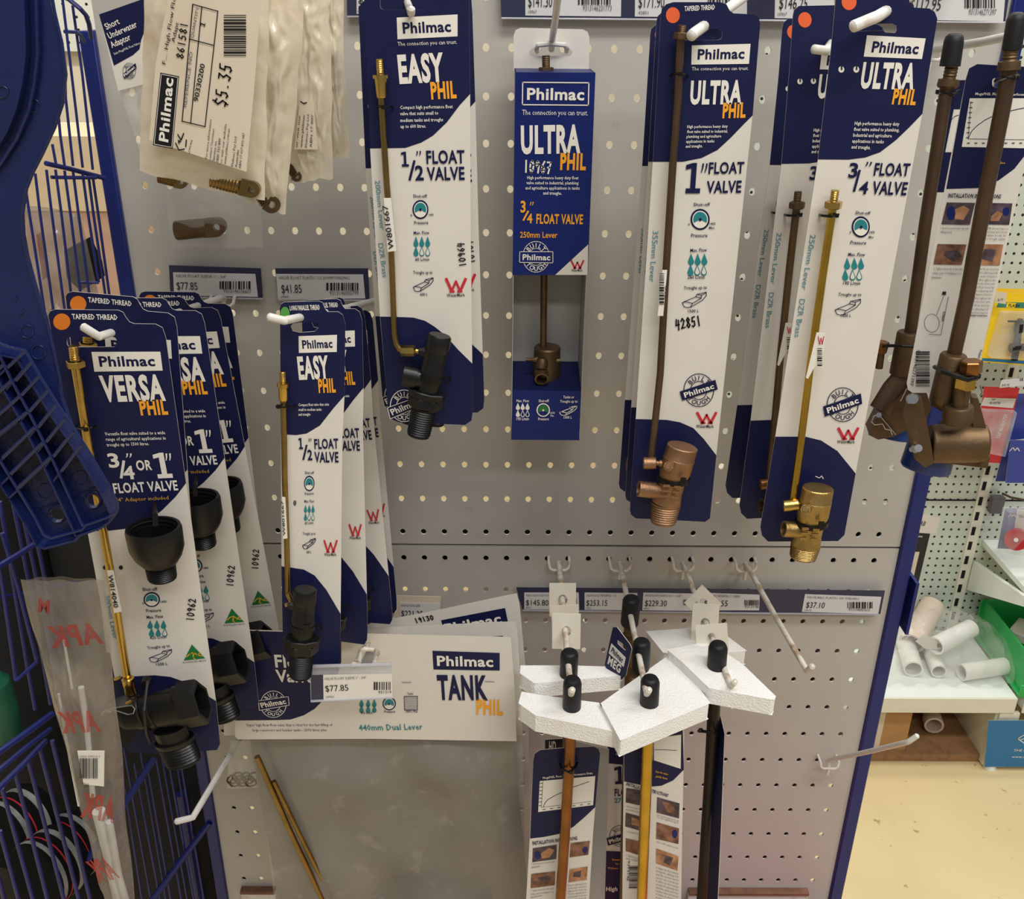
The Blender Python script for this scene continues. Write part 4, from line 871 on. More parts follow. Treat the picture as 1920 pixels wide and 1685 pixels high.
# ================================================================== MEGA float valves on the right
def megacard(S, flip=False): pass
S=Sheet(1797,400,-.20,-15); R0=root(S,'float_valve','big bronze clevis valve with instruction card, brown lever and blue end cap, far right','float valve','large bronze valves on the right hook')
out=[(1811,148),(1817,128),(1832,120),(1940,126),(1962,135),(1958,150),(1842,659),(1826,728),(1818,737),(1711,736),(1702,730),(1700,718)]
S.body(out,[rr(1860,146,1876,164,6)])
S.fill([out[:6]+[(1926,285),(1902,316),(1872,338),(1835,352),(1774,354)],rr(1860,146,1876,164,6)],'navy_print',1)
S.fill([[(1818,184),(1957,184),(1935,278),(1803,275)]],'white_print',2)
S.text('MegaPHIL Float Valve Performance Data',(1828,178),(1950,180),5,w=1)
S.line([(1820,190),(1815,260),(1945,262)],1,'grey_ink')
S.line([(1816,257),(1822,245),(1832,235),(1846,225),(1862,217),(1880,211),(1905,205),(1930,200)],1.3,'navy_print')
for i in range(8): S.line([(1819-1*i,192+9.4*i),(1823-1*i,192+9.4*i)],2.2,'grey_ink'); S.line([(1814+14*i,268),(1817+14*i,268)],2.4,'grey_ink')
S.text('INSTALLATION INSTRUCTIONS',(1777,370),(1876,372),8,'navy_print',2)
S.text('Scan for video',(1843,306),(1884,307),4.4,'gold_print',1); S.text('guide',(1841,316),(1860,316),4.4,'gold_print',1)
for q,mm in (([(1775,379),(1828,380),(1818,421),(1765,420)],'photo_dark'),([(1853,380),(1898,381),(1892,421),(1843,420)],'photo_dark'),([(1758,457),(1812,458),(1803,496),(1750,495)],'photo_brown'),([(1834,457),(1881,458),(1874,497),(1825,496)],'photo_tan')): S.fill([q],mm,2)
S.disc(1783,399,8,13,'blue_print',3); S.fill([[(1790,392),(1806,385),(1818,392),(1806,412),(1790,410)]],'photo_tan',3)
S.disc(1886,396,6,8,'blue_print',3); S.fill([[(1858,405),(1870,395),(1880,400),(1872,414),(1856,414)]],'photo_tan',3)
S.fill([[(1772,470),(1796,468),(1804,480),(1788,490),(1770,478)]],'photo_dark',3); S.fill([[(1846,466),(1868,468),(1860,490),(1840,484)]],'photo_dark',3)
for i,tx in enumerate(('1. Remove protective cap and','dispose.')): S.text(tx,(1763,429+7*i),(1815-30*i,429.5+7*i),4,'grey_ink',0)
for i,tx in enumerate(('2. PTFE thread tape to','male thread and screw','the valve body to','tank or trough outlet')): S.text(tx,(1842-2*i,429+6.5*i),(1890-2*i,430+6.5*i),3.8,'grey_ink',0)
for i,tx in enumerate(('3. Tighten the body of the valve','using a pair of multigrips or a','spanner.')): S.text(tx,(1750-2*i,505+8*i),((1805-2*i) if i<2 else 1766,506+8*i),4.4,'grey_ink',0)
for i in range(13): S.text(('Adjust the float level by moving','the adjusting bolt and lock','nut on the lever arm so that','the valve closes at the'),(1822-1.7*i,505+6.8*i),(1874-1.7*i,506+6.8*i),3.8,'grey_ink',0) if 0 else S.text(['4. Adjust float level by','turning the adjusting bolt','until the desired level is','reached, then tighten the','lock nut on the lever arm.'][i%5],(1822-1.7*i,505+6.8*i),(1872-1.7*i,506+6.8*i),3.8,'grey_ink',0)
S.text('attempt to bend lever.',(1818,592),(1851,593),4,'black_ink',2)
S.ring(1747,605,14,17,.9,'grey_ink'); S.line([(1756,590),(1770,552),(1774,552)],.9,'grey_ink'); S.line([(1778,556),(1764,627),(1742,626)],1,'grey_ink'); S.fill([[(1767,546),(1774,546),(1773,552),(1766,552)]],'black_ink',2)
S.text('570mm',(1768,583),(1765,601),5,'navy_print',1)
S.barcode(1717,658,1743,724,40,True); S.text('9313146271397',(1719,655),(1706,722),6,'black_ink',0)
S.text('Product C',(1837,655),(1832,676),5,'black_ink',1)
S.build('card',R0)
mb=MB(); S.tb(mb,[(1893,128,.030),(1880,200,.030),(1845,380,.028),(1812,560,.026),(1787,672,.026)],30,'brown_rod',18); mb.build('lever',R0)
mb=MB(); S.lz(mb,(1896,88,.032),(1891,132,.032),[(0,13)]+thread(.02,.58,14,14,4)+[(.6,14),(.61,20),(.97,21),(1,18)],'dark_bronze',18); mb.build('lever_fitting',R0)
mb=MB(); S.lz(mb,(1908,22,.032),(1897,93,.032),[(0,4),(.02,10),(.10,15),(.22,17.5),(1,18),(1,15)],'black_rubber',22); mb.build('end_cap',R0)
tie(S,R0,[(1868,152,.002),(1872,149,.03),(1880,146,.052),(1900,145,.052),(1908,143,.03)],9,(1906,146,.044))
mb=MB(); D=.030
S.lz(mb,(1789,664,D),(1768,752,D),[(0,22),(.04,24.5),(1,25.5)],'dark_bronze',26)     # socket
S.lz(mb,(1758,745,D),(1812,780,D+.012),[(0,20),(.5,17),(1,15)],'dark_bronze',14,.8)      # arm
S.lz(mb,(1797,760,D+.014),(1794,792,D+.014),[(0,25),(.1,27),(.9,27),(1,24)],'dark_bronze',22)
S.lz(mb,(1803,700,D+.016),(1797,762,D+.016),[(0,11)]+thread(.05,.9,12,12,7)+[(1,11)],'dark_bronze',16)
mb.build('lever_socket',R0)
mb=MB(); S.lz(mb,(1822,676,D+.016),(1820,700,D+.016),[(0,18),(.08,20),(.9,20),(1,18)],'copper_brown',6); S.lz(mb,(1812,706,D+.016),(1808,728,D+.016),[(0,18),(.1,20),(.9,20),(1,18)],'brass',6,rot=.4); S.lz(mb,(1818,700,D+.016),(1800,790,D+.016),[(0,9),(1,9)],'dark_bronze',14); mb.build('adjusting_bolt',R0)
# clevis body: two cheeks, curved saddle, bore
mb=MB()
def cheek(pts,o0,o1,mm='dark_bronze'):
    mb.prism([S.L(x,y,o0) for x,y in pts],(0,-(o1-o0),0),mm)
cheek([(1693,775),(1700,745),(1716,736),(1727,742),(1744,830),(1748,858),(1732,866),(1712,850),(1702,815)],.034,.046)
A=S.L(1742,832,.032); B=S.L(1848,830,.026); k=S.k(A)
mb.lathe(A,B,[(0,34*k),(.03,37*k),(.97,37*k),(1,33*k)],'dark_bronze',30,.9)
cheek([(1818,736),(1830,738),(1850,812),(1848,862),(1834,868),(1822,812)],.020,.032)
mb.box(S.L(1795,852,.016),(.05,.02,.012),'dark_bronze')
mb.lathe(S.L(1765,795,.006),S.L(1810,830,.02),[(0,24*k),(.5,30*k),(1,28*k)],'dark_bronze',24)
mb.build('clevis_body',R0,bevel=.0008)
mb=MB(); S.lz(mb,(1706,748,.030),(1712,748,.056),[(0,8),(.75,8),(.76,11),(1,9)],'steel_pin',16); S.lz(mb,(1712,842,.040),(1722,840,.064),[(0,7),(.6,7),(.62,9),(1,7)],'steel_pin',16); S.tb(mb,[(1838,722,.03),(1842,735,.03),(1838,742,.03)],3,'steel_pin'); S.lz(mb,(1848,838,.028),(1858,834,.028),[(0,7),(1,6)],'brass',12); mb.build('pivot_pin',R0)
mb=MB(); S.lz(mb,(1752,822,.006),(1734,880,.010),[(0,30),(.04,44),(.93,46),(1,43)],'cap_blue',32,.9); mb.build('blue_cap',R0)
nest(R0)
tie(S,R0,[(1753,688,.004),(1758,690,.028),(1768,697,.050),(1795,706,.056),(1815,712,.056),(1835,706,.05)],9,(1835,705,.05))
# second one, behind
S=Sheet(1730,400,-.10,-12); R0=root(S,'float_valve','bronze clevis valve behind the far right one, with a hairpin clip and blue cap','float valve','large bronze valves on the right hook')
out=[(1786,165),(1792,150),(1830,150),(1842,160),(1760,560),(1745,690),(1716,700),(1690,690)]
S.body(out,()); S.fill([out[:4]+[(1835,195),(1776,360),(1742,360)]],'navy_print',1); S.fill([[(1788,205),(1830,205),(1818,285),(1772,285)]],'white_print',2); S.line([(1778,230),(1790,218),(1812,210)],1.2,'navy_print',3)
S.build('card',R0)
mb=MB(); S.tb(mb,[(1776,158,.022),(1760,260,.022),(1735,420,.022),(1706,630,.022)],25,'brown_rod',16); mb.build('lever',R0)
mb=MB(); S.lz(mb,(1785,122,.022),(1776,165,.022),[(0,12)]+thread(.02,.58,12.5,12.5,4)+[(.6,12),(.62,19),(.9,20),(1,17)],'dark_bronze',18); mb.build('lever_fitting',R0)
mb=MB(); S.lz(mb,(1791,62,.022),(1781,124,.022),[(0,4),(.02,11),(.10,16),(.25,18),(1,19),(1,16)],'black_rubber',22); mb.build('end_cap',R0)
tie(S,R0,[(1758,174,.02),(1765,172,.04),(1785,178,.04),(1798,170,.01)],7,(1758,172,.03))
mb=MB(); D=.024
S.lz(mb,(1704,622,D),(1690,700,D),[(0,19),(.05,21),(1,22)],'dark_bronze',22); S.lz(mb,(1704,690,D),(1650,770,D+.01),[(0,18),(.5,24),(1,22)],'brown_rod',12,.6)
S.lz(mb,(1655,640,D),(1650,660,D),[(0,12),(.1,13),(1,12)],'copper_brown',6); S.lz(mb,(1652,660,D),(1648,690,D),[(0,7),(1,7)],'dark_bronze',12); mb.build('lever_socket',R0)
mb=MB(); mb.prism([S.L(x,y,.012) for x,y in ((1720,690),(1738,748),(1726,770),(1668,800),(1640,805),(1622,796),(1640,760),(1690,715))],(0,-.026,0),'brown_rod'); mb.build('clevis_body',R0,bevel=.0015)
mb=MB(); S.tb(mb,[(1648,776,.040),(1680,814,.042)],2.6,'steel_pin',8); S.tb(mb,[(1648,776,.040),(1638,780,.041),(1634,790,.041),(1640,796,.041),(1655,794,.041),(1660,804,.041),(1670,806,.041),(1673,815,.041)],2.6,'steel_pin',8); S.lz(mb,(1648,778,.036),(1648,778,.043),[(0,5),(1,5)],'steel_pin',14); S.tb(mb,[(1700,728,.042),(1688,752,.043)],2.6,'steel_pin',8); mb.build('hairpin_clip',R0)
mb=MB(); S.lz(mb,(1684,788,.014),(1676,822,.018),[(0,30),(.05,33),(.95,31),(1,28)],'cap_blue',28); mb.build('blue_cap',R0)
nest(R0)
tie(S,R0,[(1650,650,.02),(1665,648,.04),(1690,648,.046),(1720,650,.04)],6)

# ================================================================== HOOKS
def hook(base, tip, Yt, label, r=.0031, mm='hook_paint', up=.016, Yb=-.004, bracket=True, group='white display hooks', prong=True, updir=None):
    B=at(*base,Yb); T=at(*tip,Yt); t=thing('display_hook',label,'hook',B,0,group)
    d=T-B; L=np.linalg.norm(d); d=d/L; e=np.array(updir,float) if updir is not None else np.array([d[0]*.6,d[1]*.6,.8]); e/=np.linalg.norm(e)
    bend=T-e*up
    mb=MB(); d0=bend-B
    pts=[np.zeros(3), d0*.03+np.array([0,0,.002]), d0*.5, d0*.93, d0, d0+e*up*.25, d0+e*up]
    mb.tube(pts,r,mm,12); mb.lathe(pts[-1]-e*.0005,pts[-1]+e*.0016,[(0,r),(.5,r*.85),(1,r*.4)],mm,12); mb.build('arm',t)
    if bracket:
        w=.0125
        mb=MB(); mb.tube([(-w,.008,.004),(-w,.001,.004),(-w,-.005,.003),(-w*.9,-.007,-.003),(-w*.6,-.007,-.006),(w*.6,-.007,-.006),(w*.9,-.007,-.003),(w,-.005,.003),(w,.001,.004),(w,.008,.004)],.0017,mm,8)
        mb.tube([(0,-.002,.002),(0,-.006,-.008),(0,-.004,-.019)],.0022,mm,8); mb.build('back_bracket',t)
    return t
hook((1048,1055),(1073,1293),-.264,'rusty white hook carrying two black capped valves, leftmost of the four under the seam')
hook((1162,1056),(1217,1293),-.266,'rusty white hook carrying the three middle valves, second from left under the seam')
hook((1280,1056),(1378,1278),-.238,'rusty white hook with four paper squares, third from left under the seam')
hook((1397,1057),(1523,1249),-.212,'long empty rusty hook, rightmost of the four under the seam')
hook((1553,1427),(1720,1379),-.150,'empty hook twisted to the right, low on the bare right part of the board',mm='hook_white',updir=(.5,-.2,.8),up=.014)
hook((505,1290),(330,1540),-.235,'long bare white hook pointing down left below the VERSA cards',mm='hook_white',r=.0034,up=.018,updir=(-.75,-.5,.2))
hook((735,560),(504,594),-.285,'white hook holding the lower EASY cards',r=.0034,mm='hook_white',up=.012,updir=(-.95,-.3,.35))
hook((420,560),(155,612),-.272,'white hook holding the VERSA cards, tip poking out of the front slot',r=.0034,mm='hook_white',up=.014,updir=(-.8,-.2,.7))
hook((752,-30),(771,16),-.215,'white hook holding the upper EASY cards',r=.003,mm='hook_white',up=.004)
hook((1470,-60),(1296,67),-.222,'white hook slanting down through the one inch ULTRA cards',r=.0042,mm='hook_white',up=.004,updir=(-.45,-.6,-.3))
hook((1640,-20),(1525,92),-.186,'white hook through the two rear three quarter ULTRA cards',r=.0036,mm='hook_white',up=.012,updir=(-.95,-.3,.1))
hook((1790,-60),(1599,50),-.262,'white hook through the front three quarter ULTRA card',r=.0042,mm='hook_white',up=.022,updir=(-.9,-.35,-.32))
hook((1742,99),(1985,18),-.235,'white hook carrying the two big bronze valves at the right edge',r=.0037,mm='hook_white')
t=thing('display_hook','white hook with a twin wire bracket holding the boxed valve','hook',at(1034,92,-.012),0,'white display hooks')
mb=MB(); P=lambda x,y,Y:at(x,y,Y)-at(1034,92,-.012); mb.tube([P(1034,92,-.012),P(1036,70,-.045),P(1042,30,-.11),P(1049,-30,-.2)],.0031,'hook_white',12); mb.build('arm',t)
mb=MB(); mb.tube([P(1007,96,-.002),P(1006,90,-.03),P(1010,84,-.038),P(1035,82,-.04),P(1058,84,-.038),P(1063,90,-.03),P(1062,96,-.002)],.0024,'hook_white',8); mb.build('back_bracket',t)

# ================================================================== PRICE LABELS
def pricestrip(name,label,outline,Y,cards,mm='label_holder',grp=None,rail=True):
    cx,cy=outline[0]; S=Sheet(cx,cy,Y,t=.0012); t=root(S,name,label,'price label',grp)
    S.body(outline,(),mm,mm)
    if rail:
        a,b=outline[3],outline[2]; mb=MB(); S.tb(mb,[(a[0],a[1],.0015),(b[0],b[1],.0015)],3.5,'clear_holder',6); mb.build('clear_rail',t)
    S.build('holder',t)
    for q,price,title,num,bc,sub in cards:
        C_=Sheet.__new__(Sheet); MB.__init__(C_); C_.O=S.O; C_.yaw=S.yaw; C_.u=S.u; C_.n=S.n; C_.t=.0022
        C_.fill([q],'label_paper',0,.0022)
        TL,TR,BR,BL=q; f=lambda u,v:(TL[0]+(TR[0]-TL[0])*u+(BL[0]-TL[0])*v+(BR[0]-TR[0]-BL[0]+TL[0])*u*v, TL[1]+(TR[1]-TL[1])*u+(BL[1]-TL[1])*v+(BR[1]-TR[1]-BL[1]+TL[1])*u*v)
        h=BL[1]-TL[1]
        if title: C_.text(title,f(.03,.20),f(title and min(.97,.03+.022*len(title)),.20),h*.12,'grey_ink',0)
        if price: C_.text(price[0],f(price[1],.74),f(price[2],.74),h*.32,'black_ink',0)
        if bc: x0,y0=f(bc[0],.34); x1,y1=f(bc[1],.66); C_.barcode(x0,y0,x1,y1,22,False,'black_ink')
        if num: C_.text(num[0],f(num[1],.84),f(num[2],.84),h*.16,'grey_ink',0)
        if sub: C_.text(sub[0],f(.03,.93),f(.12,.93),h*.09,'grey_ink',0)
        C_.build('label_card',t)
    nest(t)
    return t
pricestrip('price_label','price ticket $77.85 in a dark holder on the board, above the rear VERSA cards',[(317,497),(489,503),(493,560),(320,556)],-.004,[([(325,510),(479,513),(484,556),(327,553)],('$77.85',.04,.29),'VALVE FLOAT SLEEVE 1" - 3/4"',('9313146336607',.60,.93),(.56,.93),None)],grp='price tickets on the board')
pricestrip('price_label','price ticket $41.85 in a dark holder on the board, above the lower EASY cards',[(516,503),(690,503),(693,563),(522,562)],-.004,[([(518,513),(681,514),(685,559),(522,561)],('$41.85',.05,.28),'VALVE FLOAT PLASTIC 1/2 200MM PHILMAC',('9313146000799',.60,.93),(.57,.93),('10964',))],grp='price tickets on the board')
pricestrip('price_label','long dark price strip with five tickets from $145.80 to $37.10 below the seam',[(968,1101),(1659,1107),(1650,1152),(980,1144)],-.004,[
 ([(983,1110),(1085,1110),(1086,1142),(983,1141)],('$145.80',.03,.44),'VALVE FLOAT HIGH FLOW',None,(.72,.97),('89030',)),
 ([(1096,1110),(1195,1111),(1194,1143),(1096,1142)],('$253.15',.03,.43),'VALVE FLOAT MEGAPHIL 1 1/2',None,(.72,.97),('90423',)),
 ([(1206,1110),(1308,1112),(1306,1144),(1204,1143)],('$229.30',.04,.44),'VALVE FLOAT HIGH FLOW 1 1/2 HP',None,(.74,.96),('89012',)),
 ([(1312,1110),(1424,1114),(1423,1143),(1310,1143)],('$271.55',.08,.47),'VALVE FLOAT MEGAPHIL 2" CHEAP',('9313146',.76,.99),(.75,.99),None),
 ([(1509,1113),(1652,1118),(1646,1150),(1503,1146)],('$37.10',.04,.28),'VALVE BALL PLASTIC 3/4" PHILMAC',('9313146007615',.60,.88),(.57,.92),('10972',))],grp='price strips')
pricestrip('price_label','price strip across the top edge with tickets from $141.30 to $112.95',[(938,-40),(1896,-36),(1884,42),(940,34)],-.004,[
 ([(985,-34),(1165,-34),(1164,31),(985,29)],('$141.30',.03,.28),None,('9313146231773',.60,.90),(.55,.90),('10967',)),
 ([(1191,-34),(1400,-34),(1400,33),(1190,31)],('$171.90',.03,.26),None,None,(.65,.95),('42851',)),
 ([(1453,-34),(1640,-32),(1638,36),(1452,34)],('$146.25',.04,.32),None,None,(.6,.95),('10967',)),
 ([(1660,-32),(1886,-32),(1880,40),(1658,36)],('$112.95',.20,.46),None,('9313146271397',.70,.93),(.66,.93),None)],grp='price strips')
pricestrip('price_label','short end of a dark price holder at the top, left of the upper EASY cards',[(650,-30),(712,-30),(712,31),(651,31)],-.004,[([(669,-20),(710,-20),(710,26),(669,26)],('$1',.1,.5),None,None,None,('108',))],grp='price tickets on the board')
pricestrip('price_label','dusty price ticket $221.25 half hidden behind the rear tank header card',[(741,1116),(827,1118),(824,1160),(742,1158)],-.004,[([(749,1128),(826,1130),(824,1165),(749,1163)],('$221.25',.05,.58),'VALVE FLOAT DUAL LEVER',None,None,None)],mm='label_tan',grp='price tickets on the board')
# clear flag hanging at the tip of the tank hook
S=Sheet(660,1270,-.262); t=root(S,'price_flag','clear plastic price flag with ticket $77.85 in front of the tank valve header','price label',None)
S.body([(580,1247),(734,1243),(737,1308),(583,1316)],(),'clear_holder','clear_holder')
S.fill([[(583,1265),(606,1264),(607,1312),(584,1313)]],'label_holder',1)
S.fill([[(606,1264),(735,1262),(736,1306),(607,1312)]],'white_print',1)
S.text("VALVE FLOAT SLEEVE 1\" - 3/4\"",(609,1273.5),(687,1271),4.6,'grey_ink',0); S.text('$77.85',(611,1295),(654,1293),11,'black_ink',0); S.barcode(701,1277,734,1292,16); S.text('931314',(710,1299),(734,1298),5,'black_ink',0); S.text('10962',(612,1307),(627,1306),3.4,'grey_ink',0)
S.build('flag',t)
mb=MB(); S.tb(mb,[(580,1249,.001),(734,1245,.001)],7,'clear_holder',8); S.tb(mb,[(583,1314,.001),(737,1307,.001)],5,'clear_holder',8); mb.build('hinge_rail',t)
h=hook((722,1150),(664,1246),-.250,'pale twin wire hook carrying the tank valve packs and the price flag',r=.003,mm='hook_paint',up=.004)
mb=MB(); P=lambda x,y,Y:at(x,y,Y)-at(722,1150,-.004); mb.tube([P(708,1185,-.10),P(680,1220,-.20),P(672,1246,-.245)],.0018,'hook_paint',8); mb.tube([P(672,1246,-.245),P(676,1222,-.212),P(683,1216,-.205),P(703,1218,-.205),P(708,1222,-.21),P(700,1250,-.25)],.0024,'hook_paint',8); mb.build('flag_wire',h)

# ================================================================== TANK PACKS
def film(S,name,parent,L0,L1,R0_,R1_,mm,off=.004,amp=.004,nx=18,nz=26,seed=0,thick=.02,flat=None,crumple=0):
    """a bag: two rippled sheets joined at the edges, between left edge L0-L1 and right edge R0-R1 (px)"""
    mb=MB(); rnd=random.Random(seed); ph=[rnd.uniform(0,6) for _ in range(8)]
    k=0
    for side in (1,-1):
        for j in range(nz+1):
            v=j/nz
            for i in range(nx+1):
                u=i/nx; l=(L0[0]+(L1[0]-L0[0])*v,L0[1]+(L1[1]-L0[1])*v); r=(R0_[0]+(R1_[0]-R0_[0])*v,R0_[1]+(R1_[1]-R0_[1])*v)
                X=l[0]+(r[0]-l[0])*u; Yq=l[1]+(r[1]-l[1])*u
                if crumple: X+=5*mnoise.noise((v*5,seed*3.1,u*2)); Yq+=5*mnoise.noise((u*5,seed*1.7,v*2+5))
                p=S.L(X,Yq,off); e=min(1,4*min(u,1-u))*min(1,5*min(v,1-v)+.15)
                w=(math.sin(u*9+ph[0]+2*math.sin(v*3+ph[1]))+.6*math.sin(u*17-v*6+ph[2])+.5*math.sin(v*14+u*4+ph[3]))*amp*e
                if crumple:
                    q_=Vector((u*3.2+seed,v*4.5,side*2.0)); rg=1-abs(mnoise.noise(q_))*2; rg2=1-abs(mnoise.noise(q_*2.6+Vector((3,1,7))))*2
                    w=w*.5+crumple*(rg*.8+rg2*.45-.7)*e
                if flat and flat[0]<X<flat[2] and flat[1]<Yq<flat[3]: w*=.15
                mb.v.append((p[0],p[1]-side*thick/2*e-w,p[2]))
    n=(nx+1)*(nz+1)
    for s_ in range(2):
        for j in range(nz):
            for i in range(nx):
                a=s_*n+j*(nx+1)+i; mb.f.append((a,a+1,a+nx+2,a+nx+1))
    mb.m=[mb.mi(mm)]*len(mb.f)
    return mb.build(name,parent,smooth=3)
S=Sheet(690,1215,-.158,-3); R0=root(S,'tank_valve_pack','front tank valve pack with white header card over a murky plastic bag','float valve pack','tank valve packs')
out=[(436,1352),(440,1346),(500,1180),(560,1184),(700,1188),(950,1194),(958,1196),(966,1300),(968.5,1389),(900,1388),(700,1384),(440,1385)]
out=[(441,1350),(444,1180),(560,1183),(700,1188),(950,1194),(958,1196),(966,1300),(968.5,1389),(900,1388),(700,1384.5),(446,1385.5),(441,1380)]
hs=[(672,1228),(681,1215),(689,1213),(711,1220),(713,1225),(700,1246),(668,1244)]
S.body(out,[hs],'white_card')
S.fill([[(395,1178),(700,1188),(690,1200),(672,1228),(668,1244),(650,1262),(628,1285),(606,1310),(590,1326),(570,1340),(545,1348),(520,1349),(440,1349),(397,1349)]],'navy_print',1) if 0 else S.fill([[(444,1181),(640,1187),(640,1240),(634,1262),(606,1312),(590,1328),(570,1340),(545,1348),(520,1349),(441.5,1350)]],'navy_print',1)
S.fill([[(632,1186),(700,1188.2),(668,1200),(632,1230)]],'white_card',2) if 0 else None
S.logo([(811,1219),(937,1223),(937,1256),(813,1254)],(820,1247),(925,1249),19,'navy_print','white_print')
S.text('TANK',(822,1311),(915,1312),47,'navy_print',3); S.text('PHIL',(893,1338),(943,1340),29,'orange_print',3)
S.text('440mm Dual Lever',(674,1368.5),(793,1366.5),11,'teal_print',1)
S.drops((678,690.5,702),(1317,1328),9,13,6); S.text('855 L/min',(677,1337),(699,1337),4,'navy_print'); S.gauge(730,1318,12.5,12.5); S.text('Pressure',(721,1335),(741,1335),4.4,'navy_print'); S.text('Tanks',(764,1301),(775,1301),4,'navy_print'); S.text('2500 L Plus',(761,1334.5),(783,1334.5),4,'navy_print')
for i in range(9): S.line([(758,1305+3*i),(783,1305+3*i)],.9,'navy_print')
S.line([(758,1304),(759,1330),(783,1330),(783,1304),(758,1304)],1,'navy_print')
S.text('Super high flow float valve that is ideal for the fast filling of',(463,1360.5),(624,1360),4.8,'navy_print',0); S.text('large reservoirs and header tanks - 2500 litres plus',(474,1370),(613,1369.5),4.8,'navy_print',0)
S.text('Float',(517,1250),(585,1252),24,w=2); S.text('Valve',(519,1277),(590,1279),23,w=2)
S.badge(513,1319,24,25,[(485,1312),(541,1304),(543,1320),(487,1330)],'white_print','white_print','navy_print','white_print')
S.line([(754,1278),(771,1278)],1.2,'grey_ink'); S.line([(909,1276),(927,1277)],1.2,'grey_ink')
S.build('header_card',R0)
film(S,'bag',R0,(468,1383),(535,1760),(962,1386),(1000,1760),'header_bag',-.008,.005,26,26,3,.02)
mb=MB(); S.tb(mb,[(482,1418,.006),(545,1560,.007),(640,1760,.006)],11,'dull_brass',12); mb.build('lever',R0)
mb=MB(); S.tb(mb,[(513,1464,.005),(560,1560,.006),(660,1760,.005)],9,'dull_brass',12); mb.build('lever',R0)
mat('float_teal',(60,92,104),.4,var=.1)
mb=MB(); S.lz(mb,(700,1700,-.009),(920,1675,-.009),[(0,20),(.08,50),(.3,72),(.6,72),(.9,50),(1,20)],'float_teal',24,.03); mb.build('valve',R0)
film(S,'spare_parts_bag',R0,(432,1388),(425,1478),(478,1388),(484,1476),'clear_bag',-.02,.002,8,8,5,.008)
mb=MB()
for i in range(9): c=S.L(436+5*i,1462+6*math.sin(i*2.1),-.02); mb.tube([c+.006*np.array([math.cos(q*.6283),.3*math.sin(q*.9),math.sin(q*.6283)]) for q in range(10)],.0011,'dark_bronze',6,True)
mb.build('metal_rings',R0)
S2=S; 
def tankcopy(Y,outp,logo_,txt,lb,hand=None):
    S=Sheet(outp[0][0],outp[0][1],Y,-3); t=root(S,'tank_valve_pack',lb,'float valve pack','tank valve packs')
    S.body(outp,(),'white_card'); S.fill([logo_],'navy_print',1); S.text('Philmac',*txt,w=2)
    if hand: S.hand('19130',*hand)
    S.build('header_card',t)
    b0=(outp[-1][0]+60,outp[-1][1]); b1=outp[-2]
    film(S,'bag',t,b0,(b0[0]+40,1740),b1,(b1[0]+6,1740),'clear_bag',-.004,.003,14,16,int(-Y*1000),.012)
    return t
tankcopy(-.122,[(420,1186),(640,1180),(820,1172),(920,1166),(966,1165),(970,1180),(978,1300),(980,1378),(420,1378)],[(818,1200),(943,1191),(944,1226),(820,1234)],((828,1227),(934,1219),19),'middle tank valve pack, a thin white edge above the front header card')
tankcopy(-.088,[(430,1224),(697,1166),(800,1148),(920,1122),(969,1112),(974,1130),(990,1300),(470,1380)],[(827,1162),(947,1139),(954,1172),(836,1196)],((838,1187),(942,1167),19),'rear tank valve pack tilted up to the right, 19130 written on its header',((779,1167),(815,1160),10))

# ================================================================== BAGGED ADAPTORS, top left
def bag(label,name,pts,Y,mm,thick,seed,draw=None,amp=.0025,flat=None,grp='bagged adaptors on the left hook'):
    """pts: TL TR BR BL of the bag in the photo"""
    TL,TR,BR,BL=pts; S=Sheet((TL[0]+TR[0])/2,(TL[1]+TR[1])/2,Y,0); t=root(S,name,label,'bag',grp)
    film(S,'bag_film',t,TL,BL,TR,BR,mm,0,amp,44,64,seed,thick,flat,.0055 if mm=='grubby_bag' else .003)
    if draw: draw(S,t)
    nest(t)
    return t,S
def fitting(S,t,A,B,rpx,off,mm='dull_brass',kind='stud'):
    mb=MB(); a=(A[0],A[1],off); b_=(B[0],B[1],off)
    if kind=='stud': S.lz(mb,a,b_,[(0,rpx*.9)]+thread(.02,.60,rpx,rpx,9)+[(.61,rpx*.85),(.70,rpx*.9)],mm,18)
    else: S.lz(mb,a,b_,[(0,rpx*.95),(.02,rpx),(.66,rpx)],mm,22)
    dx,dy=B[0]-A[0],B[1]-A[1]; l=math.hypot(dx,dy); ux,uy=dx/l,dy/l; nx,ny=-uy,ux; r=rpx*.95
    pts=[(A[0]+dx*.6+nx*r,A[1]+dy*.6+ny*r)]
    for i in range(9):
        q=math.radians(90-180*i/8); pts.append((B[0]-ux*r+ux*r*math.cos(q)+nx*r*math.sin(q),B[1]-uy*r+uy*r*math.cos(q)+ny*r*math.sin(q)))
    pts.append((A[0]+dx*.6-nx*r,A[1]+dy*.6-ny*r))
    c=(B[0]-ux*r,B[1]-uy*r); o2=off+ .5*rpx*S.k(S.L(*A))
    q_=Sheet.__new__(Sheet); MB.__init__(q_); q_.O=S.O+S.n*o2; q_.yaw=0; q_.u=S.u; q_.n=S.n; q_.t=rpx*S.k(S.L(*A))
    q_.fill([pts,q_.ell(c[0],c[1],rpx*.4,rpx*.4,14) and [(c[0]+rpx*.42*math.cos(i*.45),c[1]+rpx*.42*math.sin(i*.45)) for i in range(14)]],mm,0,q_.t)
    k=len(mb.v); mb.v+=[(v[0],v[1]-o2,v[2]) for v in q_.v]; mb.f+=[tuple(k+i for i in f) for f in q_.f]; mb.m+=[mb.mi(mm)]*len(q_.f)
    return mb.build('brass_adaptor',t)
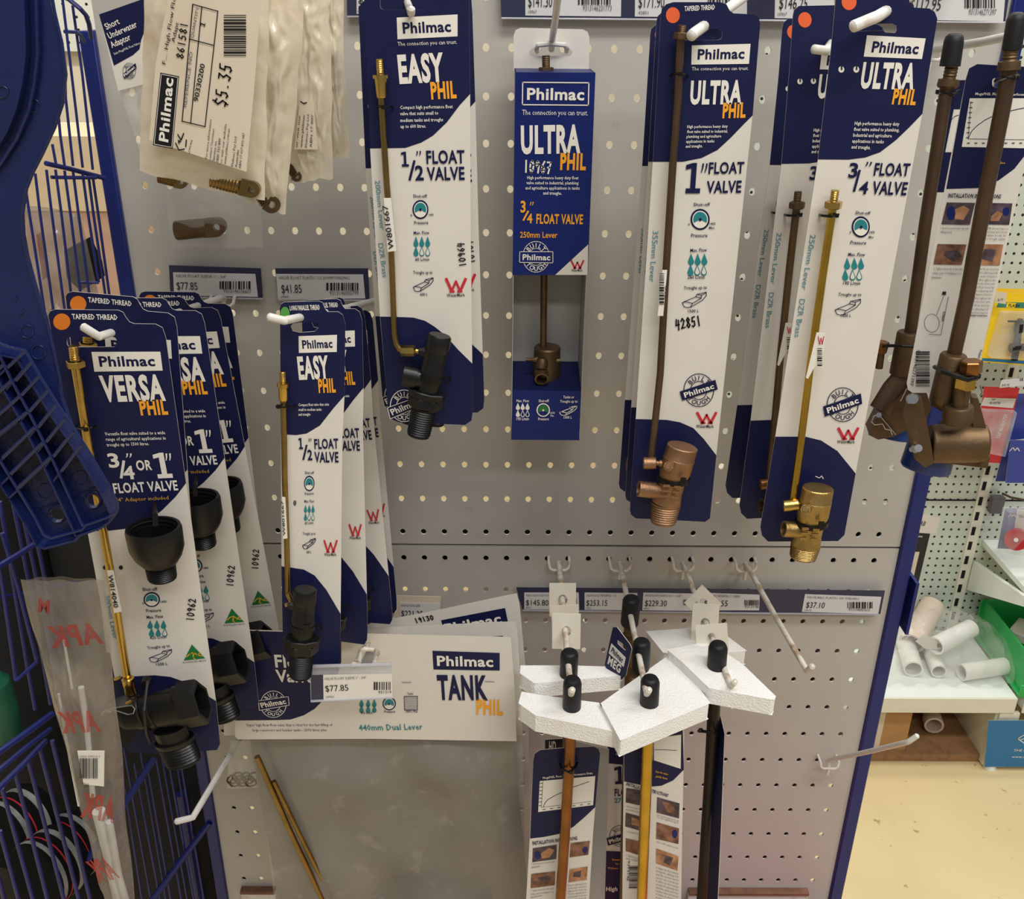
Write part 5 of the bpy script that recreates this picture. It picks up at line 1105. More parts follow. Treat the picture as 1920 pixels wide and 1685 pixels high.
def d_front(S,t):
    q=Sheet.__new__(Sheet); MB.__init__(q); q.O=S.O+S.n*.0185; q.yaw=0; q.u=S.u; q.n=S.n; q.t=.0004
    q.fill([[(318,-20),(490,-12),(478,150),(462,322),(280,262),(292,120)]],'label_tan',0,.0004)
    q.fill([[(301,136),(336,143),(324,279),(287,272)]],'bag_print_black',1); q.line([(303,139),(334,145),(322.5,276),(289.5,270),(303,139)],1,'white_print',2)
    q.text('Philmac',(316,267),(326,148),18,'white_print',2)
    for a,b_ in (((362,8),(409,21)),((409,21),(385,237)),((385,237),(342,227)),((342,227),(362,8)),((379,13),(358,231)),((355.5,73),(401.5,85))): q.line([a,b_],1.8,'bag_print_black')
    q.text('QUANTITY',(363,72),(374,14),5.5,'grey_ink',0); q.text('1',(384,51),(386,44),9,'bag_print_black',2); q.text('REFERENCE NO',(350,201),(362,98),6,'grey_ink',0); q.text('90330200',(372,191),(385,121),9,'bag_print_black',1)
    q.text('F.... High Flow Float',(311,121),(333,-18),7,'bag_print_black',0); q.text('Adapt',(328,80),(336,43),7,'bag_print_black',0)
    q.hand('861581',(344,112),(353,42),13,'bag_print_black',2)
    q.hand('$5.35',(424,202),(436,122),22,'bag_print_black',2.8)
    q.barcode(420,28,462,108,30,True,'bag_print_black'); 
    q.line([(334,252),(340,262),(345,250)],2.2,'bag_print_black'); q.line([(330,268),(336,281),(346,279)],2.2,'bag_print_black'); q.line([(350,262),(349,274)],2.2,'bag_print_black'); q.text('4',(338,271),(341,264),7,'bag_print_black',1); q.text('LDPE Bag',(356,288),(361,262),3,'bag_print_black',0)
    for i,tx in enumerate(('For more information','contact Customer','Service on','1800 755 899','or visit our website','www.philmac.com.au','','Philmac Pty Ltd','Australia','ABN 17 007 873 047')):
        if tx: q.text(tx,(389+7*i,298+2*i),(389+7*i+len(tx)*.43,298+2*i-len(tx)*3.7),4.4,'bag_print_black',0)
    o=q.build('bag_print',t); o.location=(0,-.0185,0)
    fitting(S,t,(396,336),(488,358),16,.0,'dull_brass')
bag('front grubby bag of a high flow adaptor, $5.35 handwritten on its label','adaptor_bag',[(272,-40),(505,-40),(496,376),(262,322)],-.20,'grubby_bag',.026,11,d_front,.003,(270,-60,478,318))
def d2(S,t): fitting(S,t,(470,352),(524,392),17,-.004,'dark_bronze')
bag('yellowed adaptor bag right behind the front one, dark fitting at its foot','adaptor_bag',[(420,-40),(575,-40),(536,404),(462,376)],-.165,'grubby_bag',.016,12,d2)
def d3(S,t):
    fitting(S,t,(541,310),(563,338),10,-.002,'dark_bronze'); q=Sheet.__new__(Sheet); MB.__init__(q); q.O=S.O+S.n*.011; q.yaw=0; q.u=S.u; q.n=S.n; q.t=.0003
    q.fill([[(562,190),(588,190),(596,280),(552,280)]],'label_tan',0,.0003)
    for i,tx in enumerate(('or visit our','www.philmac','Philmac Pty Ltd','ABN 17 007')): q.text(tx,(558+9*i,276),(564+8*i,215),4,'bag_print_black',0)
    q.line([(564,190),(570,194),(575,192)],2,'bag_print_black'); o=q.build('bag_print',t); o.location=(0,-.011,0)
bag('narrow adaptor bag with small printed label, third from the left','adaptor_bag',[(510,-40),(615,-40),(626,334),(540,342)],-.13,'grubby_bag',.014,13,d3)
bag('creased clear adaptor bag at the right end of the bundle','adaptor_bag',[(590,-40),(640,-40),(654,297),(590,290)],-.10,'grubby_bag',.012,14)
def d5(S,t):
    mb=MB(); fitting(S,t,(330,432),(424,424),18,.0,'dark_bronze','plain')
bag('big clear bag behind the bundle holding a plain dark bronze adaptor','adaptor_bag',[(285,40),(470,40),(496,466),(322,462)],-.045,'clear_bag',.026,15,d5,.0012)
def d6(S,t): 
    fitting(S,t,(298,330),(352,344),13,.002,'dull_brass')
bag('clear bag under the front one showing an angled brass end','adaptor_bag',[(255,170),(380,180),(372,352),(268,322)],-.085,'clear_bag',.018,16,d6)
S=Sheet(225,80,-.11,0); t=root(S,'adaptor_bag','bag with navy header reading Short Underwater Adaptor at the far left of the board','bag','bagged adaptors on the left hook')
S.body([(186,27),(263,0),(300,-14),(300,150),(222,170)],(),'white_card'); S.fill([[(186,27),(263,0),(300,-14),(265,75),(262,92),(250,103),(232,113),(214,123)]],'navy_print',1)
S.text('Short',(201,56),(226,44),12,w=1); S.text('Underwater',(206,73),(259,50),12,w=1); S.text('Adaptor',(211,90),(247,74),12,w=1); S.text('Suits MegaPHIL Float Valves',(215,103),(264,82),4.4,w=0)
S.badge(243,133,12,15,[(231,139),(255,118),(257,127),(234,148)])
S.build('header_card',t)
film(S,'bag_film',t,(224,168),(275,325),(300,150),(330,325),'clear_bag',-.004,.002,10,16,17,.012)

# ================================================================== LOWER CENTRE: capped levers, foam pads, paper squares
def foam(label,top,Z,th,extra=None):
    P=[atz(x,y,Z) for x,y in top]; c=sum(P)/len(P); mb=MB(); mb.prism([p-c for p in P],(0,0,-th),'foam_white')
    o=mb.build('foam_pad',smooth=0,bevel=.004); o.location=c; return tag(o,label,'packing foam','white foam pads')
z1=at(1073,1332,-.245)[2]
foam('white foam pad around the front left black cap, lower of two',[(978,1296),(1010,1302),(1123,1317),(1156,1372),(1004,1341),(972,1318)],z1,.020)
z2=at(1067,1262,-.20)[2]
foam('white foam pad behind it around the second left cap, upper of two',[(976,1247),(1060,1247),(1137,1249),(1168,1266),(1002,1281),(975,1262)],z2-.002,.018)
z3=at(1219,1324,-.245)[2]
foam('white foam pad turned like a diamond around the middle black cap',[(1262,1222),(1332,1318),(1163,1388),(1126,1318)],z3+.0,.020)
z4=at(1345,1255,-.20)[2]
foam('large white foam pad around the right black cap',[(1250,1217),(1330,1202),(1394,1246),(1455,1305),(1452,1312),(1330,1290),(1278,1240)],z4,.019)
z5=at(1300,1205,-.13)[2]
foam('stained white foam pad at the back of the right group',[(1211,1183),(1294,1177),(1362,1191),(1401,1220),(1330,1226),(1244,1224)],z5,.018)
def capped(label,Y,cap,rod,rodw,rodm,rcap=17,fit=None,tilt=0,cardfn=None,yaw=0,flat=True):
    S=Sheet(cap[0],cap[1],Y,yaw); t=root(S,'float_valve',label,'float valve','capped valves on the lower hooks')
    mb=MB(); S.lz(mb,(cap[0],cap[1],0),(cap[2],cap[3],0),[(0,3),(.005,10),(.03,13.6),(.09,16),(.18,rcap),(.93,rcap),(1,rcap*.9)],'black_rubber',26); mb.build('end_cap',t)
    if fit: 
        mb=MB(); S.lz(mb,(fit[0],fit[1],0),(fit[2],fit[3],0),[(0,10)]+thread(.02,.5,11,11,4)+[(.52,15),(.75,15),(.76,10),(1,10)],'dark_bronze',16); mb.build('lever_fitting',t)
    if rod: mb=MB(); S.tb(mb,[(x,y,0) for x,y in rod],rodw,rodm,18); mb.build('lever',t)
    if cardfn: cardfn(S,t)
    nest(t)
    return t
def subsheet(S,off,t=.0007):
    q=Sheet.__new__(Sheet); MB.__init__(q); q.O=S.O+S.n*off; q.yaw=S.yaw; q.u=S.u; q.n=S.n; q.t=t; return q
def card_a(S,t):
    q=subsheet(S,-.014)
    q.body([(1000,1425),(1003,1412),(1013,1405),(1060,1401),(1113,1399),(1122,1403),(1125,1412),(1112,1560),(1100,1760),(982,1760),(994,1560)])
    q.fill([[(1000,1425),(1003,1412),(1013,1405),(1060,1401),(1113,1399),(1122,1403),(1125,1412),(1116,1512),(1097,1530),(1075,1549),(1050,1562),(1020,1568),(994,1571)]],'navy_print',1)
    q.fill([[(1012,1463),(1116,1453.5),(1112,1508),(1009,1521)]],'white_print',2)
    q.text('MegaPHIL Float Valve Performance Data',(1018,1459),(1111,1449.5),4.2,w=1)
    q.line([(1018,1464),(1015,1512),(1108,1501)],.9,'grey_ink'); q.line([(1019,1511),(1022,1503),(1028,1497),(1040,1490),(1056,1483),(1075,1474),(1104,1464)],1.2,'navy_print')
    for i in range(7): q.line([(1013.4-.4*i,1467+7*i),(1016.4-.4*i,1466.7+7*i)],2,'grey_ink'); q.line([(1018+14*i,1516-1.7*i),(1022+14*i,1515.6-1.7*i)],2,'grey_ink')
    q.text('INSTALLATION INSTRUCTIONS',(999,1583),(1083,1573),7,'navy_print',2)
    for pq,mm in (([(999,1589),(1044,1582),(1043,1609),(998,1615)],'photo_dark'),([(1070,1579),(1106,1575),(1103,1601),(1068,1606)],'photo_brown'),([(996,1637),(1041,1632),(1040,1658),(995,1664)],'photo_brown'),([(1068,1628),(1102,1623),(1100,1648),(1066,1653)],'photo_tan')): q.fill([pq],mm,2)
    q.disc(1008,1602,6,7,'blue_print',3); q.fill([[(1014,1598),(1030,1588),(1040,1592),(1030,1606),(1016,1608)]],'photo_tan',3); q.disc(1097,1592,5,6,'blue_print',3); q.fill([[(1008,1644),(1028,1640),(1032,1648),(1018,1652)]],'photo_dark',3); q.fill([[(1076,1634),(1090,1630),(1088,1643),(1074,1642)]],'photo_dark',3)
    for i,tx in enumerate(('1. Remove protective cap and','dispose.')): q.text(tx,(997,1620+6*i),(1040-26*i,1615+8*i),3.2,'grey_ink',0)
    for i,tx in enumerate(('3. Tighten the body of the valve','using a pair of multigrips or a','spanner.')): q.text(tx,(995,1670+6*i),(1038-20*(i==2),1665+6.5*i),3.2,'grey_ink',0)
    for i in range(7): q.text(('Turn the adjusting bolt to','set the water level, then','tighten the lock nut.')[i%3],(1065,1660+5.4*i),(1100,1656+5.4*i),3.2,'grey_ink',0)
    q.build('card',t); LAST.location=(0,.014,0)
    tie(S,t,[(1050,1432,-.012),(1053,1441,.004),(1066,1447,.012),(1078,1441,.004),(1082,1430,-.012)],5,(1071,1447,.012))
capped('left front capped valve with copper brown lever and performance graph card',-.240,(1073.5,1271,1072,1329),[(1073,1330),(1069,1400),(1060,1550),(1046,1760)],21,'copper_brown',17.5,None,cardfn=card_a)
def card_b(S,t):
    q=subsheet(S,-.014); q.body([(1022,1386),(1060,1384),(1125,1400),(1142,1404),(1132,1760),(1010,1760)],(),'box_inside'); q.fill([[(1022,1386),(1060,1384),(1060,1410),(1022,1410)]],'black_ink',1); q.text('HD',(1029,1408),(1042,1408),20,'label_paper',2); q.build('card',t); LAST.location=(0,.014,0)
capped('left rear capped valve on the leftmost lower hook, behind the copper brown one',-.200,(1068,1220,1066,1268),[(1067,1268),(1062,1420),(1040,1760)],18,'dark_bronze',17,cardfn=card_b)
def card_c(S,t):
    q=subsheet(S,-.016)
    q.body([(1170,1380),(1280,1368),(1283,1369),(1279,1560),(1276,1760),(1166,1760)])
    q.fill([[(1170,1380),(1280,1368),(1282,1442),(1262,1462),(1240,1472),(1218,1474),(1170,1464)]],'navy_print',1)
    q.fill([[(1226,1383),(1277,1376),(1276,1440),(1226,1424)]],'white_print',2); q.line([(1227,1404),(1245,1404),(1268,1405.5)],1.2,'navy_print',3)
    q.text('Scan for video',(1228,1446),(1252,1452),4,'gold_print',1); q.text('guide here',(1229,1455),(1250,1460),4,'gold_print',1)
    q.text('INSTALLATION INSTRUCTIONS',(1173,1471),(1251,1493),6.5,'navy_print',2)
    for pq,mm in (([(1174,1476),(1203,1480),(1202,1509),(1173,1503)],'photo_dark'),([(1232,1493),(1274,1505),(1273,1533),(1231,1522)],'photo_dark'),([(1173,1522),(1202,1530),(1201,1556),(1172,1548)],'photo_dark'),([(1231,1540),(1273,1552),(1272,1581),(1230,1571)],'photo_brown'),([(1173,1570),(1200,1576),(1199,1602),(1173,1594)],'photo_brown'),([(1230,1589),(1272,1604),(1270,1631),(1230,1617)],'photo_tan')): q.fill([pq],mm,2)
    q.fill([[(1240,1500),(1262,1506),(1268,1526),(1250,1520)]],'photo_brown',3); q.disc(1265,1562,5,8,'blue_print',3); q.fill([[(1184,1530),(1200,1536),(1198,1548),(1184,1544)]],'photo_tan',3); q.fill([[(1248,1602),(1262,1606),(1256,1622),(1244,1614)]],'photo_dark',3)
    for i,(a,b_) in enumerate(((1511,1517),(1517,1523),(1558,1564),(1603,1610),(1609,1614))): q.text(('1. Remove protective cap','and fit thread tape','2. Screw valve to outlet','3. Tighten the body','with multigrips')[i],(1173,a),(1200,b_),3.2,'grey_ink',0)
    for i in range(15): q.text(('4. Adjust the float level by','moving the adjusting bolt','until the desired level is','reached, then lock the nut')[i%4],(1229,1626+6.2*i),(1271,1638+6.2*i),3.4,'grey_ink',0)
    for i in range(3): q.text(('Low pressure applications only','use the supplied plug to','close the spare port')[i],(1231,1527+4*i) if i<2 else (1230,1577),(1272,1539+4*i) if i<2 else (1271,1590),3,'grey_ink',0)
    q.barcode(1179,1622,1197,1664,30,True); q.text('9313146',(1177,1612),(1175,1650),4,'black_ink',0)
    q.build('card',t); LAST.location=(0,.016,0)
capped('middle front capped valve with bright gold lever',-.240,(1219.5,1269,1217,1323),[(1217,1324),(1214,1400),(1208,1560),(1201,1760)],22,'gold_brass',18,cardfn=card_c)
def card_d(S,t):
    q=Sheet(1160,1230,-.20,-48)
    pts=[(1148,1182),(1150,1175),(1157,1175),(1182,1208),(1185,1216),(1174,1266),(1170,1270),(1138,1253),(1134,1246)]
    q.body(pts,[[(1158,1199),(1159,1207),(1173,1219),(1176,1214),(1170,1207)]],'navy_print','card_edge')
    q.fill([[(1147,1205),(1174,1232),(1170,1250),(1142,1224)]],'white_print',1); q.text('Philmac',(1146,1221),(1167,1242),9,'navy_print',2,3); q.text('MEG',(1140,1243),(1163,1262),14,'white_print',3)
    o=q.build('card',t); o.location=Vector(q.O-S.O); o.rotation_euler=(0,0,q.yaw)
capped('middle capped valve with a navy card turned sideways',-.185,(1203.5,1200,1201,1254),[(1202,1254),(1200,1300),(1196,1420),(1185,1760)],18,'dark_bronze',17,(1196,1248,1194,1268),cardfn=card_d)
def card_e(S,t):
    q=subsheet(S,-.012)
    q.body([(1140,1385),(1185,1380),(1180,1760),(1124,1760)])
    q.fill([[(1140,1385),(1185,1380),(1183,1434),(1138,1430)]],'navy_print',1); q.fill([[(1133,1594),(1180,1596),(1180,1760),(1125,1760)]],'navy_print',1)
    q.text('MegaPHIL',(1160,1406),(1184,1404),6,w=1); q.text('High Pressure',(1155,1415),(1184,1414),5,w=1)
    q.text('1',(1152,1469),(1172,1468),33,'navy_print',3); q.text('FLOAT',(1152,1491),(1190,1490),13,'navy_print',2); q.text('275mm',(1152,1504),(1190,1503),9,'teal_print',1)
    q.badge(1163,1566,20,20,[(1137,1570),(1185,1556),(1186,1570),(1140,1584)])
    q.text('Recommended',(1148,1612),(1178,1612),4,'gold_print',1); q.text('for use with',(1154,1620),(1178,1620),4,'gold_print',1); q.text('Philmac 8" floats',(1140,1628),(1182,1628),4,'gold_print',1)
    q.text('In',(1167,1656),(1175,1656),8,w=2); q.text('High Pre',(1136,1669),(1178,1669),8,w=2)
    q.build('card',t); LAST.location=(0,.012,0)
capped('middle rear capped valve with a white one inch card low down',-.110,(1185,1119,1180,1171),[(1180,1200),(1178,1300),(1165,1760)],15,'dark_bronze',17,(1181,1170,1178,1212),cardfn=card_e)
def card_f(S,t):
    q=Sheet(1350,1345,-.192,-80); q.body([(1342,1322),(1352,1345),(1359,1375),(1352,1560),(1343,1760),(1322,1760),(1334,1540),(1338,1400)],(),'navy_print','card_edge')
    o=q.build('card',t); o.location=Vector(q.O-S.O); o.rotation_euler=(0,0,q.yaw)
    tie(S,t,[(1310,1370,.004),(1322,1371,.012),(1337,1374,.014),(1350,1372,.004)],6,(1314,1369,.008))
capped('right capped valve with a near black lever',-.195,(1347,1205,1343,1260),[(1344,1262),(1340,1300),(1332,1450),(1312,1760)],24,'black_rod',18,cardfn=card_f)
def square(label,c,Y,w,h,rot,yaw=0,hole=9,grp='paper squares on the lower hooks'):
    S=Sheet(c[0],c[1],Y,yaw); a=math.radians(rot); pts=[]
    for sx,sy in ((-1,-1),(1,-1),(1,1),(-1,1)): x,y=sx*w/2,sy*h/2; pts.append((c[0]+x*math.cos(a)-y*math.sin(a),c[1]+x*math.sin(a)+y*math.cos(a)))
    S.body(pts,[[(c[0]+hole*math.cos(i*.5236),c[1]+hole*1.1*math.sin(i*.5236)) for i in range(12)]],'paper_tag','paper_tag')
    o=S.build('paper_square'); o.location=S.O; o.rotation_euler=(0,0,S.yaw); return tag(o,label,'paper tag',grp)
square('upper cream paper square on the leftmost lower hook, in front of the $145.80 ticket',(1055,1124),-.085,50,62,0)
square('middle cream paper square peeping out above the lower one on the leftmost hook',(1060,1160),-.125,52,52,-3)
square('lower cream paper square on the leftmost lower hook, just above the black caps',(1062,1183),-.145,53,66,1)
square('cream paper square turned on its corner, over the price strip on the third hook',(1318,1131),-.085,52,48,45)
square('upright cream paper square in the middle of the third hook',(1322,1168),-.125,50,72,3)
square('wide cream paper square closest to the right black cap',(1335,1195),-.155,60,50,-4)
# ================================================================== LEFT: wire rack, blue spanner, long bag
rack=thing('wire_rack','blue welded wire rack standing left of the pegboard','rack',at(190,1685,-.03))
rl=np.array(rack.location)
def wire(pts,wpx,name='wire',mm='wire_blue'):
    P=[at(x,y,Y) for x,y,Y in pts]; k=mpp(P[0]); mb=MB(); mb.tube([p-rl for p in P],wpx/2*k,mm,8); return mb.build(name,rack)
for a in ([(115,-20,-.06),(134,137,-.06),(155,314,-.06)],[(136,10,-.04),(154,137,-.04),(174,318,-.04)],[(122,120,-.07),(123,182,-.07),(137,311,-.07)],[(110,220,-.08),(113,254,-.08),(121,310,-.08)],[(98,270,-.09),(105,308,-.09)],
          [(46,340,-.11),(55,400,-.11),(80,560,-.11),(100,690,-.11)],[(66,325,-.10),(75,400,-.10),(99,575,-.10),(112,680,-.10)],[(87,318,-.09),(97,400,-.09),(120,572,-.09),(134,680,-.09)],[(104,318,-.08),(115,400,-.08),(136,575,-.08),(150,680,-.08)],
          [(121,320,-.07),(132,400,-.07),(154,575,-.07),(168,680,-.07)],[(137,322,-.06),(147,400,-.06),(170,572,-.06),(184,680,-.06)],[(155,326,-.05),(165,400,-.05),(185,529,-.05)],[(166,330,-.04),(175,400,-.04),(200,570,-.04)],[(174,332,-.03),(184,400,-.03),(206,560,-.03)]):
    wire(a,5.5)
for a,w_ in (([(118,-6,-.05),(128,-2,-.05),(150,16,-.05),(161,28,-.04),(167,45,-.03),(171,72,-.02)],9),([(120,59,-.05),(142,60,-.05),(152,66,-.04),(158,78,-.03)],7),([(86,306,-.09),(130,316,-.06),(196,334,-.02)],9.5),([(96,332,-.08),(140,333,-.06),(180,333,-.04)],7),([(148,529,-.06),(185,530,-.05)],5)):
    wire(a,w_,'rail')
for a in ([(0,940,-.14),(50,1241,-.14),(66,1330,-.14)],[(4,999,-.16),(30,1085,-.16),(69,1237,-.16)],[(-8,1030,-.18),(0,1063,-.18),(30,1274,-.18)],[(22,930,-.12),(60,1120,-.12),(95,1320,-.12)],[(42,960,-.11),(80,1140,-.11),(112,1310,-.11)],[(62,980,-.10),(100,1160,-.10),(130,1310,-.10)],
          [(4,1478,-.22),(63,1690,-.22)],[(29,1449,-.21),(90,1690,-.21)],[(53,1425,-.20),(121,1690,-.20)],[(75,1404,-.18),(149,1690,-.18)],[(98,1388,-.17),(170,1690,-.17)],[(0,1557,-.23),(36,1690,-.23)],[(-4,1640,-.24),(9,1690,-.24)]):
    wire(a,8)
for a in ([(219,1383,-.05),(267,1690,-.05)],[(251,1430,-.04),(301,1690,-.04)],[(275,1430,-.03),(321,1690,-.03)],[(293,1425,-.02),(341,1690,-.02)],[(317,1435,-.01),(364,1690,-.01)],[(341,1441,.0),(383,1690,.0)],[(232,1400,.06),(284,1690,.06)],[(262,1400,.07),(312,1690,.07)],[(304,1420,.08),(352,1690,.08)],[(330,1420,.09),(373,1690,.09)]):
    wire(a,4.6)
for a,w_ in (([(-5,1063,-.19),(40,1036,-.16),(86,1006,-.12)],12),([(-5,1412,-.25),(50,1373,-.22),(98,1338,-.18)],13),([(-5,1446,-.25),(45,1404,-.22),(95,1366,-.18)],10),([(-5,1480,-.25),(40,1436,-.22),(86,1388,-.18)],11),([(30,1276,-.19),(52,1256,-.18),(70,1240,-.17)],7),
             ([(104,1690,-.16),(169,1604,-.13),(227,1517,-.09),(290,1420,-.05)],13),([(283,1690,-.05),(340,1612,-.02),(393,1542,.0)],12),([(-5,1120,-.10),(60,1110,-.06),(140,1090,.0)],7)):
    wire(a,w_,'rail')
mb=MB()
for x,y in ((-.52,-.04),(-.72,-.15),(-.46,.10)): mb.tube([np.array([x,y,0])-rl,np.array([x,y,.86])-rl],.008,'wire_blue',10)
mb.build('rack_foot',rack)
mat('label_grey',(140,140,138),.5,var=.3,scale=60); mat('backdrop_black',(22,22,26),.75,var=.25,scale=30,bump=.3,bscale=60); mat('roll_dark',(16,17,19),.8,var=.2,spec=.1); mat('tub_teal',(20,92,70),.4,var=.1); mat('dark_bag',(40,46,50),.3,var=.3,scale=20,bump=.4,bscale=30)
for k,(x,y,r,h,lb) in enumerate(((-.515,.19,.10,1.50,'black roll added as dark backdrop behind the wire rack, next to the blue upright'),(-.725,.16,.11,1.56,'black roll added as dark backdrop behind the wire rack, at the left edge'),(-.62,.42,.13,1.42,'black roll added at the back to darken the gap between two rolls'))):
    t=thing('backdrop_roll',lb,'roll',(x,y,0),0,'added dark backdrop rolls'); mb=MB(); mb.lathe((0,0,0),(0,0,h),[(0,r),(.99,r),(1,r*.97),(1,r*.3),(.97,r*.28)],'backdrop_black',30); mb.build('roll',t)  # black rolls added to keep the space behind the rack dark
# tape rolls in the bottom basket
def roll(c,ax,R_,w_,lb,grp='labelled black rolls in the basket'):
    c=np.array(c); ax=np.array(ax,float); ax/=np.linalg.norm(ax); t=thing('tape_roll',lb,'roll',c,0,grp)
    mb=MB(); mb.lathe((0,0,0),ax*w_,[(0,R_*.45),(0,R_*.96),(.05,R_),(.95,R_),(1,R_*.96),(1,R_*.45),(.1,R_*.42)],'roll_dark',36); mb.build('tape',t)
    mb=MB(); mb.lathe(ax*w_*.1,ax*w_*.9,[(.02,R_),(.02,R_*1.012),(.16,R_*1.012),(.16,R_)],'label_grey',36,cap=False); mb.lathe(ax*w_*.1,ax*w_*.9,[(.62,R_),(.62,R_*1.012),(.8,R_*1.012),(.8,R_)],'label_grey',36,cap=False); mb.build('label_band',t)
    mb=MB(); mb.lathe(ax*w_*.1,ax*w_*.9,[(.32,R_),(.32,R_*1.013),(.36,R_*1.013),(.36,R_)],'red_print',36,cap=False); mb.build('label_stripe',t); nest(t)
roll(at(62,1648,-.16),(.35,.8,-.15),.044,.05,'big black roll with white and black label band, front of the bottom basket')
roll(at(100,1612,-.06),(.35,.8,-.15),.046,.05,'second black roll with a white label, behind the big front one')
roll(at(-4,1572,-.10),(.35,.8,-.15),.044,.06,'black roll with grey label at the left frame edge of the basket')
t=thing('green_can','green plastic can with a blue spot at the left edge, inside the wire rack','can',at(-8,1325,-.08))
mb=MB(); mb.lathe((0,0,-.045),(0,0,.045),[(0,.018),(.06,.022),(.5,.0245),(.9,.022),(1,.014)],'tub_teal',28); mb.build('can_body',t); mb=MB(); mb.lathe((.006,-.020,.022),(.007,-.026,.022),[(0,.007),(1,.006)],'post_blue',16); mb.build('spot',t)
S=Sheet(105,480,.02); t=root(S,'parts_bag','murky plastic bag of dark parts with a red tag, behind the upper wires','bag',None)
film(S,'bag_film',t,(46,385),(60,600),(150,400),(196,600),'dark_bag' if 0 else 'long_bag',0,.006,14,16,31,.05)
mb=MB(); mb.prism([S.L(x,y,-.01) for x,y in ((120,470),(150,455),(172,500),(178,530),(150,545),(125,520))],(0,.03,0),'roll_dark'); mb.prism([S.L(x,y,.012) for x,y in ((68,440),(76,436),(88,520),(80,525))],(0,.004,0),'bag_red'); mb.build('dark_parts',t)
# left background seen through the rack
mat('beige_cabinet',(226,204,170),.5,var=.05); mat('pink_board',(206,168,146),.6,var=.08)
t=thing('store_cabinet','beige rounded cabinet seen far away through the top of the wire rack','cabinet',(-1.2,1.9,0))
mb=MB(); mb.box((0,0,.7),(.34,.3,1.4),'pink_board'); mb.build('cabinet_body',t); mb=MB(); mb.prism([np.array(p) for p in rr(-.19,1.40,.19,1.60,.07)] and [np.array((p[0],-.16,p[1])) for p in rr(-.19,1.40,.19,1.60,.07)],(0,.32,0),'beige_cabinet'); mb.build('cabinet_top',t)
t=thing('stock_shelf','pale shelf unit with cartons seen far away through the wire rack','shelving',(-1.45,2.6,0))
mb=MB()
for z in (.5,.9,1.3): mb.box((0,0,z),(1.1,.4,.03),'shelf_cream')
mb.build('shelf_board',t)
for x in (-.55,.55): mb=MB(); mb.box((x,0,.85),(.05,.4,1.7),'shelf_cream'); mb.build('upright_post',t)
for k,(x,z,w_,h,mm) in enumerate(((-.3,.915,.2,.2,'carton_kraft'),(0,.915,.24,.16,'carton_grey'),(.3,.915,.2,.24,'cream_wall'),(-.2,.515,.3,.25,'carton_brown'),(.2,.515,.24,.2,'carton_kraft'),(.1,1.315,.26,.2,'carton_kraft'))):
    tt=thing('carton',['kraft carton on the middle board of the far left shelf, left','grey carton on the middle board of the far left shelf, centre','cream carton on the middle board of the far left shelf, right','brown carton on the low board of the far left shelf','kraft carton on the low board of the far left shelf','kraft carton on the top board of the far left shelf'][k],'box',(-1.45+x,2.58,z),0,'cartons on the far left shelf')
    mb=MB(); mb.box((0,0,h/2),(w_,.3,h),mm); mb.build('carton_body',tt)
dots('white_panel',(232,234,226),.05,.05,.006)
t=thing('pegboard','white perforated panel on the far wall, seen at the top of the wire rack','panel',at(150,20,3.5))
mb=MB(); mb.box((0,.03,.02),(.9,.03,.36),'white_panel'); mb.build('panel',t,smooth=0)
# blue ribbed spanner
S=Sheet(100,500,-.40,0); t=root(S,'ribbed_spanner','large blue plastic spanner with ribbed two-hole handle in the left foreground','spanner',None)
out=[(-90,-60),(88,-60),(95,-10),(104,30),(116,80),(124,140),(118,195),(103,240),(80,290),(62,325),(50,355),(43,400),(45,440),(52,480),(68,540),(88,600),(100,655),(112,710),(117,745),(136,800),(164,844),(202,907),(221,946),(219,957),(202,970),(161,984.5),(153,991),(96,1009),(83,1006),(66,970),(35,920),(0,863),(-90,760)]
cir=lambda x,y,r:[(x+r*math.cos(i*.3927),y+r*math.sin(i*.3927)) for i in range(16)]
S.t=.005; S.fill([out,cir(108,963,14),cir(175,937,13)],'tool_blue',0,.005); S.build('plate',t,bevel=.001)
mb=MB(); mb.prism([S.L(x,y,.002) for x,y in ((-90,-60),(54,-60),(57,0),(60,97),(54,150),(43,200),(25,245),(0,285),(-90,360))],(0,-.008,0),'tool_blue'); mb.build('raised_disc',t,bevel=.002)
mb=MB()
S.tb(mb,[(62,-60,.006),(67,0,.006),(70,100,.006),(64,155,.006),(54,205,.006),(32,258,.006),(0,308,.006),(-60,370,.006)],9,'tool_blue',8)
S.tb(mb,[(92,-40,.002),(104,30,.003),(115,80,.003),(122,140,.003),(116,195,.003),(101,240,.003),(78,290,.003),(60,325,.003),(48,355,.003),(41,400,.003),(43,440,.003),(50,480,.003),(66,540,.003),(86,600,.003),(99,655,.003),(112,715,.003)],6,'tool_blue',8)
RIMMB=mb
mb=MB(); f=lambda x,y,o=.017:(x/3.6625,560+y/3.6625,o)
fr=[(-20,300),(60,330),(175,355),(270,520),(390,720),(500,880),(600,1040),(740,1270),(808,1420),(795,1462),(735,1502),(590,1552),(565,1585),(350,1642),(302,1622),(240,1500),(130,1320),(0,1110),(-150,900)]
S.tb(mb,[f(x,y) for x,y in fr],6,'tool_blue',8)
for i in range(len(fr)-1):
    P=[S.L(*f(*fr[i],.002)),S.L(*f(*fr[i+1],.002))]; d=np.array([0,-.015,0]); n_=np.array([.0012,0,-.0012]); mb.add([P[0],P[1],P[1]+d,P[0]+d,P[0]+n_,P[1]+n_,P[1]+d+n_,P[0]+d+n_],[(0,1,2,3),(7,6,5,4),(0,4,5,1),(3,2,6,7)],'tool_blue')
S.tb(mb,[f(-60,280),f(0,390),f(75,550),f(195,770),f(350,1080),f(570,1560)],6,'tool_blue',8)
mr=[(-60,280),(0,390),(75,550),(195,770),(350,1080),(570,1560)]
